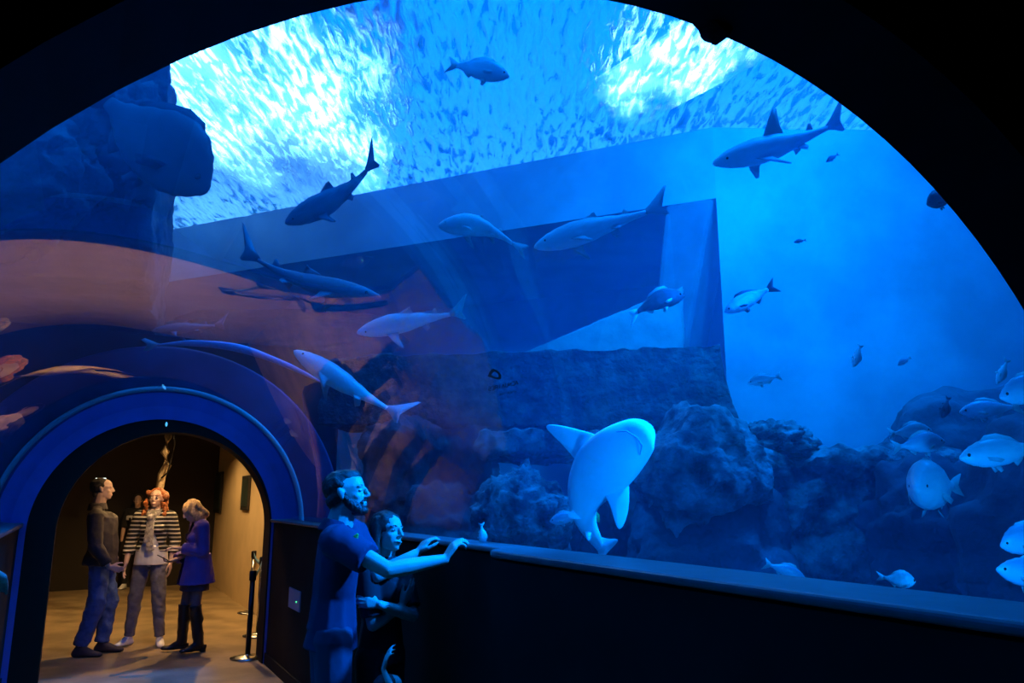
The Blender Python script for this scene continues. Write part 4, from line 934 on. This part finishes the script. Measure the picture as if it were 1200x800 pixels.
def fish(kind, nose, tail, Y, label, m=None, fm=None, Hs=1.0, Ws=1.0, bend=0.0, zb=0.0, roll=0.0, Y2=None, cat=None, group=None, pect=1.0, dorsal=1.0, up=None, name=None, eye=1.0, fork=1.0):
    a = at(nose[0], nose[1], Y); b = at(tail[0], tail[1], Y2 or Y); L = (a - b).length; x = (a - b).normalized()
    u = V(up) if up else V((0, 0, 1)); z = (u - x * u.dot(x)).normalized(); z = Quaternion(x, roll) @ z; y = z.cross(x)
    M = Matrix((x, y, z)).transposed().to_4x4(); M.translation = (a + b) / 2
    nm = name or ('shark' if kind == 'shark' else 'fish')
    root = bpy.data.objects.new(nm, None); COL.objects.link(root); root.matrix_basis = M; root.empty_display_size = .05
    tag(root, label, cat or ('shark' if kind == 'shark' else 'fish'), group)
    m = m or (SHARKM if kind == 'shark' else SILVER); fm = fm or (SFIN if kind == 'shark' else FIN)
    xs, hs, wr = PROF[kind]; bf = bend_fn(L, bend, zb)
    def add(bm, n_, mm):
        for v in bm.verts: v.co = bf(v.co)
        return finish(bm, n_, mm, root)
    bm = bmesh.new(); rows = []; N = 26; K = 18
    def samp(u):
        for i in range(len(xs) - 1):
            if u <= xs[i + 1]:
                t_ = (u - xs[i]) / (xs[i + 1] - xs[i]); return hs[i] + (hs[i + 1] - hs[i]) * (t_ * t_ * (3 - 2 * t_) if i else math.sqrt(t_))
        return hs[-1]
    for i in range(N + 1):
        uu = .84 * (i / N) ** 1.25 if kind != 'shark' else .82 * (i / N) ** 1.2
        h = samp(uu) * .5 * L * Hs * (.62 if kind != 'shark' else .62); w = h * wr * Ws * (1.0 if uu > .05 else 1.1)
        xx = L * (.5 - uu); zo = h * .10 * (1 if kind == 'bream' else .3) * math.sin(PI * min(1, uu * 1.6))
        rows.append([V((xx, w * math.cos(2 * PI * k / K) * (abs(math.sin(2 * PI * k / K)) ** .0), h * math.sin(2 * PI * k / K) * (1.0 if math.sin(2 * PI * k / K) > 0 else .92) + zo)) for k in range(K)])
    rr = grid_fill(bm, rows, True); bm.faces.new(rr[0]); bm.faces.new(rr[-1]); add(bm, 'body', m)
    hm = max(hs) * .31 * L * Hs
    def X_(u): return L * (.5 - u)
    th = .012 * L
    if kind == 'shark':
        bm = bmesh.new(); fin(bm, [(X_(.78), 0, 0), (X_(.86), 0, .05 * L), (X_(.98), 0, .15 * L), (X_(1.0), 0, .155 * L), (X_(.955), 0, .07 * L), (X_(.925), 0, .0), (X_(.95), 0, -.06 * L), (X_(.93), 0, -.065 * L), (X_(.86), 0, -.025 * L)], th); add(bm, 'tail_fin', fm)
        if dorsal:
            bm = bmesh.new(); fin(bm, [(X_(.36), 0, hm * .85), (X_(.43), 0, hm * .9 + .08 * L * dorsal), (X_(.475), 0, hm * .9 + .125 * L * dorsal), (X_(.50), 0, hm * .9 + .12 * L * dorsal), (X_(.495), 0, hm * .9 + .05 * L), (X_(.51), 0, hm * .7)], th); add(bm, 'dorsal_fin', fm)
            bm = bmesh.new(); fin(bm, [(X_(.66), 0, hm * .32), (X_(.69), 0, hm * .35 + .045 * L), (X_(.71), 0, hm * .35 + .045 * L), (X_(.72), 0, hm * .25)], th * .7); add(bm, 'second_dorsal_fin', fm)
        for s in (-1, 1):
            bm = bmesh.new(); w = hm * .8; fin(bm, [(X_(.25), s * w * .8, -hm * .4), (X_(.30), s * (w + .09 * L * pect), -hm * .6 - .03 * L), (X_(.37), s * (w + .19 * L * pect), -hm * .8 - .07 * L), (X_(.39), s * (w + .18 * L * pect), -hm * .8 - .07 * L), (X_(.36), s * (w + .07 * L * pect), -hm * .6 - .03 * L), (X_(.36), s * w * .8, -hm * .5)], th); add(bm, 'pectoral_fin', fm)
            bm = bmesh.new(); fin(bm, [(X_(.56), s * hm * .3, -hm * .5), (X_(.60), s * (hm * .4 + .05 * L), -hm * .6 - .03 * L), (X_(.63), s * (hm * .35 + .03 * L), -hm * .5 - .02 * L), (X_(.62), s * hm * .25, -hm * .4)], th * .7); add(bm, 'pelvic_fin', fm)
            bm = bmesh.new(); ico(bm, (X_(.085), s * samp(.085) * .30 * L * Hs * wr * Ws, .006 * L), (.009 * L, .005 * L, .009 * L), 2); add(bm, 'eye', EYEB)
    else:
        F_ = fork
        bm = bmesh.new(); q = .5 * hs[-1] * .62 * L * Hs; fin(bm, [(X_(.82), 0, q), (X_(.88), 0, q + .04 * L * F_), (X_(.99), 0, .14 * L * F_), (X_(1.0), 0, .135 * L * F_), (X_(.93), 0, 0), (X_(1.0), 0, -.135 * L * F_), (X_(.99), 0, -.14 * L * F_), (X_(.88), 0, -q - .04 * L * F_), (X_(.82), 0, -q)], th); add(bm, 'tail_fin', fm)
        bm = bmesh.new(); fin(bm, [(X_(.26), 0, hm * .95), (X_(.32), 0, hm + .045 * L), (X_(.45), 0, hm + .05 * L), (X_(.60), 0, hm * .78 + .03 * L), (X_(.70), 0, hm * .45), (X_(.50), 0, hm * .7)], th * .7); add(bm, 'dorsal_fin', fm)
        bm = bmesh.new(); fin(bm, [(X_(.56), 0, -hm * .65), (X_(.60), 0, -hm * .7 - .05 * L), (X_(.66), 0, -hm * .5 - .04 * L), (X_(.72), 0, -hm * .3)], th * .7); add(bm, 'anal_fin', fm)
        for s in (-1, 1):
            w = samp(.27) * .31 * L * Hs * wr * Ws
            bm = bmesh.new(); fin(bm, [(X_(.25), s * w * .95, -hm * .15), (X_(.33), s * (w + .03 * L * pect), -hm * .25), (X_(.40), s * (w + .045 * L * pect), -hm * .45), (X_(.36), s * (w + .03 * L * pect), -hm * .6), (X_(.27), s * w * .95, -hm * .4)], th * .6); add(bm, 'pectoral_fin', fm)
            w2 = samp(.33) * .31 * L * Hs * wr * Ws
            bm = bmesh.new(); fin(bm, [(X_(.33), s * w2 * .4, -hm * .85), (X_(.37), s * w2 * .6, -hm * .95 - .05 * L), (X_(.41), s * w2 * .5, -hm * .9 - .04 * L), (X_(.40), s * w2 * .3, -hm * .8)], th * .6); add(bm, 'pelvic_fin', fm)
            ew = samp(.09) * .31 * L * Hs * wr * Ws
            bm = bmesh.new(); ico(bm, (X_(.09), s * ew * .96, samp(.09) * .08 * L * Hs), (.020 * L * eye, .007 * L * eye, .020 * L * eye), 2); add(bm, 'eye', EYEB)
    tq = ST(M.translation); d = math.hypot(tq[1] - TC, tq[2] - ZC)
    if 0 < tq[0] < 8 and d < RG + .12: print('IN TUBE', label, round(d, 2), tq)
    return root

# upper water
fish('bass', (597, 90), (523, 72), 4.6, 'plump silver fish just under the rippled surface, top centre', Hs=1.25, bend=.1)
fish('shark', (334, 262), (458, 204), 5.4, 'dark slender shark silhouette with raised tail under the surface, upper centre-left', m=DIM, fm=DIM, Hs=1.35, pect=.5, dorsal=.4, zb=.25, roll=-.4)
fish('shark', (514, 265), (618, 262), 4.6, 'pale shark with arched back and down-bent tail, centre above the hollow', Hs=1.6, bend=.3, zb=-.75, dorsal=.3, pect=.5, roll=.2)
fish('shark', (626, 290), (778, 243), 4.4, 'long pale shark with a bright back line, right of the arched one', Hs=1.15, bend=.3, zb=-.12, dorsal=.3, pect=.5, roll=.1)
fish('shark', (835, 192), (1005, 148), 4.2, 'pale shark with tall dorsal fin and hanging pectoral fin, upper right', Hs=1.1, bend=-.1, zb=.1, dorsal=1.3, pect=1.0, roll=-.25)
fish('bass', (968, 190), (983, 180), 4.0, 'tiny fish below the tail of the upper right shark', m=DARKF, fm=DFIN)
fish('shark', (418, 390), (551, 362), 5.0, 'pale blue shark with upright tail gliding left over the reef slab', Hs=1.15, bend=.1, dorsal=.3, pect=.9, roll=-.5)
fish('bass', (803, 346), (735, 357), 4.3, 'slim dark fish with pale tail swimming right before the leaning pier', m=DARKF, Hs=1.2, zb=-.3, bend=.1)
fish('bass', (849, 366), (907, 336), 4.1, 'small grey fish nosing down to the left in open water', m=BREAM, fm=DFIN, Hs=1.0, bend=.2)
fish('bream', (876, 449), (916, 440), 4.3, 'small bright silver fish just above the rounded rock', Hs=.75)
fish('bass', (1000, 430), (1009, 403), 4.6, 'pale small fish nose-down above the flat-topped ledge', Hs=1.1, up=(1, 0, .2), fm=SILVER)
fish('bream', (1052, 428), (1068, 418), 5.0, 'faint tiny fish right of the nose-down one', m=BREAM, Hs=.8)
fish('bass', (1168, 450), (1181, 420), 4.0, 'slim pale fish nose-down near the right edge', Hs=1.0, up=(1, 0, .2))
fish('bream', (1171, 466), (1260, 444), 3.1, 'silver fish cut by the right edge, just above the far mound', m=BREAM, Hs=.9)
fish('bass', (1104, 490), (1112, 464), 4.3, 'small black fish hovering nose-down over the far mound', m=DARKF, fm=DFIN, Hs=1.3, up=(1, 0, 0))
fish('bass', (1124, 483), (1196, 476), 4.1, 'dim grey fish with a pale tail crossing the far mound', m=BREAM, Hs=1.0, bend=.1)
fish('bream', (1108, 517), (1046, 524), 3.6, 'bluish bream facing right, in front of its paler companion', m=BREAM, Hs=.95, bend=.05)
fish('bream', (1092, 504), (1040, 508), 3.8, 'pale fish partly hidden behind the bluish bream', Hs=.9)
fish('bass', (1124, 537), (1232, 522), 3.2, 'large silver fish facing left at the right edge', Hs=1.05, bend=-.1)
fish('bream', (1073, 574), (1112, 568), 3.5, 'round silver fish turned towards the viewer, tail to the right', Y2=3.75, Hs=1.5, Ws=1.6, bend=.2)
fish('bream', (1172, 640), (1250, 622), 3.0, 'upper of two breams cut off by the lower right edge', m=BREAM, Hs=1.05, pect=1.2)
fish('bream', (1167, 667), (1265, 684), 2.9, 'lower of two breams cut off by the lower right edge', m=BREAM, Hs=.85)
fish('bream', (1073, 681), (1034, 679), 2.75, 'puffy fish with a big black eye resting on the ledge line', Hs=1.25, Ws=1.5, bend=.5, zb=.1, eye=2.2, pect=1.2, dorsal=1)
fish('bass', (945, 680), (896, 656), 3.6, 'blurred dim fish gliding down right near the sill', m=BREAM, Hs=1.0, zb=-.1)
fish('bass', (566, 640), (564, 612), 3.9, 'small pale fish tail-up behind the acrylic beside the man\'s hand', Hs=1.2, up=(1, 0, 0))
fish('bass', (702, 612), (694, 594), 4.6, 'tiny yellowish fish behind the white-bellied shark', m=YELLOW, fm=YELLOW, Hs=1.1, up=(1, 0, 0))
fish('bass', (644, 611), (684, 602), 4.8, 'dim bluish fish half hidden behind the white-bellied shark', m=BREAM, Hs=1.2)
fish('bass', (930, 284), (945, 281), 4.4, 'tiny dark fish high in the open blue water', m=DARKF, fm=DFIN)
fish('bream', (1086, 240), (1122, 226), 3.6, 'dim broad fish at the edge of the near arch, right', m=DARKF, fm=DFIN, Hs=1.3)
fish('shark', (178, 388), (268, 380), 6.6, 'faint shark above the crown of the far portal', m=DIM, fm=DIM, Hs=.9, dorsal=.3, pect=.5)
fish('shark', (446, 348), (262, 316), 5.2, 'dark shark reflection built as a solid shark, tail to the left, over the amber reflections', m=DIM, fm=DIM, Hs=.8, bend=.1, zb=.25, dorsal=.3, pect=.5)  # solid shark standing in for one mirrored in the vault
fish('shark', (344, 411), (478, 498), 4.9, 'long bright blue shark slanting down behind the bearded man', m=fish_mat('blue_pale_skin', (.5, .6, .6), (.9, .92, .9)), fm=SFIN, Hs=1.0, bend=.15, dorsal=.0, pect=.25, roll=.3)
fish('bream', (243, 226), (105, 100), 5.0, 'huge dark grouper-like fish heading down right before the rock face, upper left', m=DARKF, fm=DFIN, Hs=1.15, Ws=.8)

def reflection_body(name, spine, rads, m, label, cat, flat=1.0):
    P = [at(*p) for p in spine]; c0 = P[0]
    t = thing(name, label, cat, tuple(c0)); n = len(P) * 6; pts = []; rs = []
    for i in range(n + 1):
        u = i / n * (len(P) - 1); k = min(int(u), len(P) - 2); f = u - k
        p0, p1, p2, p3 = P[max(k - 1, 0)], P[k], P[k + 1], P[min(k + 2, len(P) - 1)]
        pts.append(.5 * ((2 * p1) + (p2 - p0) * f + (2 * p0 - 5 * p1 + 4 * p2 - p3) * f * f + (3 * p1 - p0 - 3 * p2 + p3) * f ** 3))
        rs.append(rads[k] + (rads[k + 1] - rads[k]) * (f * f * (3 - 2 * f)))
    bm = bmesh.new(); tube(bm, pts, rs, 20, flat); child(bm, 'body', m, t); return t
sl = reflection_body('fish', [(378, 448, 5.4), (330, 425, 5.6), (280, 408, 5.8), (230, 402, 6.0), (185, 404, 6.2)], [.008, .022, .032, .026, .008], mat('lavender_reflection', (.35, .38, .62), .5), 'long slender pale reflection built as a solid fish, curving over the far portal', 'fish')  # mirrored streak on the acrylic, modelled as a solid body
bm = bmesh.new(); fin(bm, [at(188, 403, 6.2), at(170, 396, 6.2), at(165, 398, 6.2), at(174, 404, 6.2), at(168, 411, 6.2), at(174, 411, 6.2)], .008); child(bm, 'tail_fin', SFIN, sl)

# the white-bellied shark, seen from below
def seg(a, b, f): return V(a).lerp(V(b), f)
hs_ = thing('shark', 'big white-bellied shark banking over the sill, fins spread, seen from below', 'shark', tuple(at(700, 560, 3.9)))
sp = [(767, 504, 3.72), (757, 508, 3.73), (742, 517, 3.76), (722, 533, 3.80), (704, 551, 3.86), (690, 572, 3.94), (684, 594, 4.02), (688, 614, 4.10), (698, 632, 4.18), (706, 645, 4.24)]
hw = [5, 19, 27, 33, 33, 25, 16, 11, 7, 4]     # half-breadth in the photo's pixels
P = [at(*p) for p in sp]; rows = []; n = 54
def cr(A, u):
    k = min(int(u), len(A) - 2); f = u - k; p0, p1, p2, p3 = A[max(k - 1, 0)], A[k], A[k + 1], A[min(k + 2, len(A) - 1)]
    return (p1 * 2 + (p2 - p0) * f + (p0 * 2 - p1 * 5 + p2 * 4 - p3) * f * f + (p1 * 3 - p0 - p2 * 3 + p3) * f ** 3) * .5
bm = bmesh.new()
for i in range(n + 1):
    u = i / n * (len(P) - 1); c = cr(P, u); d = (cr(P, min(u + .05, len(P) - 1)) - cr(P, max(u - .05, 0))).normalized()
    view = (c - V((0, 0, EYE))).normalized(); bk = (view - d * view.dot(d)).normalized(); sd = d.cross(bk).normalized()
    w = max(cr(hw, u), 1) * c.y / F / .97; h = w * (.62 if u < 4 else .62 + .1 * (u - 4))
    if i == 0: w *= .35; h *= .3
    rows.append([c + sd * w * math.cos(2 * PI * k / 28) + bk * h * (math.sin(2 * PI * k / 28) * (.8 if math.sin(2 * PI * k / 28) < 0 else 1.15)) for k in range(28)])
rr = grid_fill(bm, rows, True); bm.faces.new(rr[0]); bm.faces.new(rr[-1]); body_ = child(bm, 'body', BELLY, hs_)
body_.modifiers.new('sub', 'SUBSURF').levels = 1
def pfin(name, pts, th, m=BELLY):
    bm = bmesh.new(); fin(bm, [at(*p) for p in pts], th)
    o = child(bm, name, m, hs_); sm = o.modifiers.new('sub', 'SUBSURF'); sm.levels = 2; sm.render_levels = 2
pfin('pectoral_fin', [(712, 512, 3.86), (690, 506, 3.86), (665, 499, 3.88), (645, 496, 3.9), (637, 498, 3.92), (642, 505, 3.92), (655, 517, 3.91), (668, 531, 3.9), (678, 545, 3.88), (700, 548, 3.86)], .016)
pfin('pectoral_fin', [(738, 545, 3.84), (737, 560, 3.84), (738, 580, 3.83), (737, 600, 3.83), (731, 618, 3.83), (725, 623, 3.83), (721, 615, 3.83), (716, 596, 3.84), (710, 582, 3.86), (700, 570, 3.88), (712, 555, 3.86)], .016)
pfin('pelvic_fin', [(680, 585, 4.0), (671, 597, 4.0), (663, 604, 4.0), (668, 608, 4.0), (680, 609, 4.01), (690, 606, 4.04)], .010)
pfin('pelvic_fin', [(686, 608, 4.08), (684, 620, 4.08), (687, 632, 4.08), (691, 636, 4.08), (693, 626, 4.09), (694, 616, 4.1)], .008)
pfin('tail_fin', [(698, 630, 4.17), (703, 628, 4.2), (714, 632, 4.2), (727, 630, 4.2), (722, 638, 4.22), (712, 647, 4.22), (707, 655, 4.22), (702, 654, 4.22), (699, 642, 4.2)], .010)
bm = bmesh.new(); tube(bm, [at(*p) + (V((0, 0, EYE)) - at(*p)).normalized() * o_ for p, o_ in (((722, 506, 3.76), .105), ((734, 505, 3.75), .105), ((746, 512, 3.74), .10), ((752, 522, 3.74), .085), ((750, 533, 3.76), .055))], [.002, .004, .004, .004, .002], 8); child(bm, 'mouth', mat('mouth_line', (.25, .3, .45), .7), hs_)
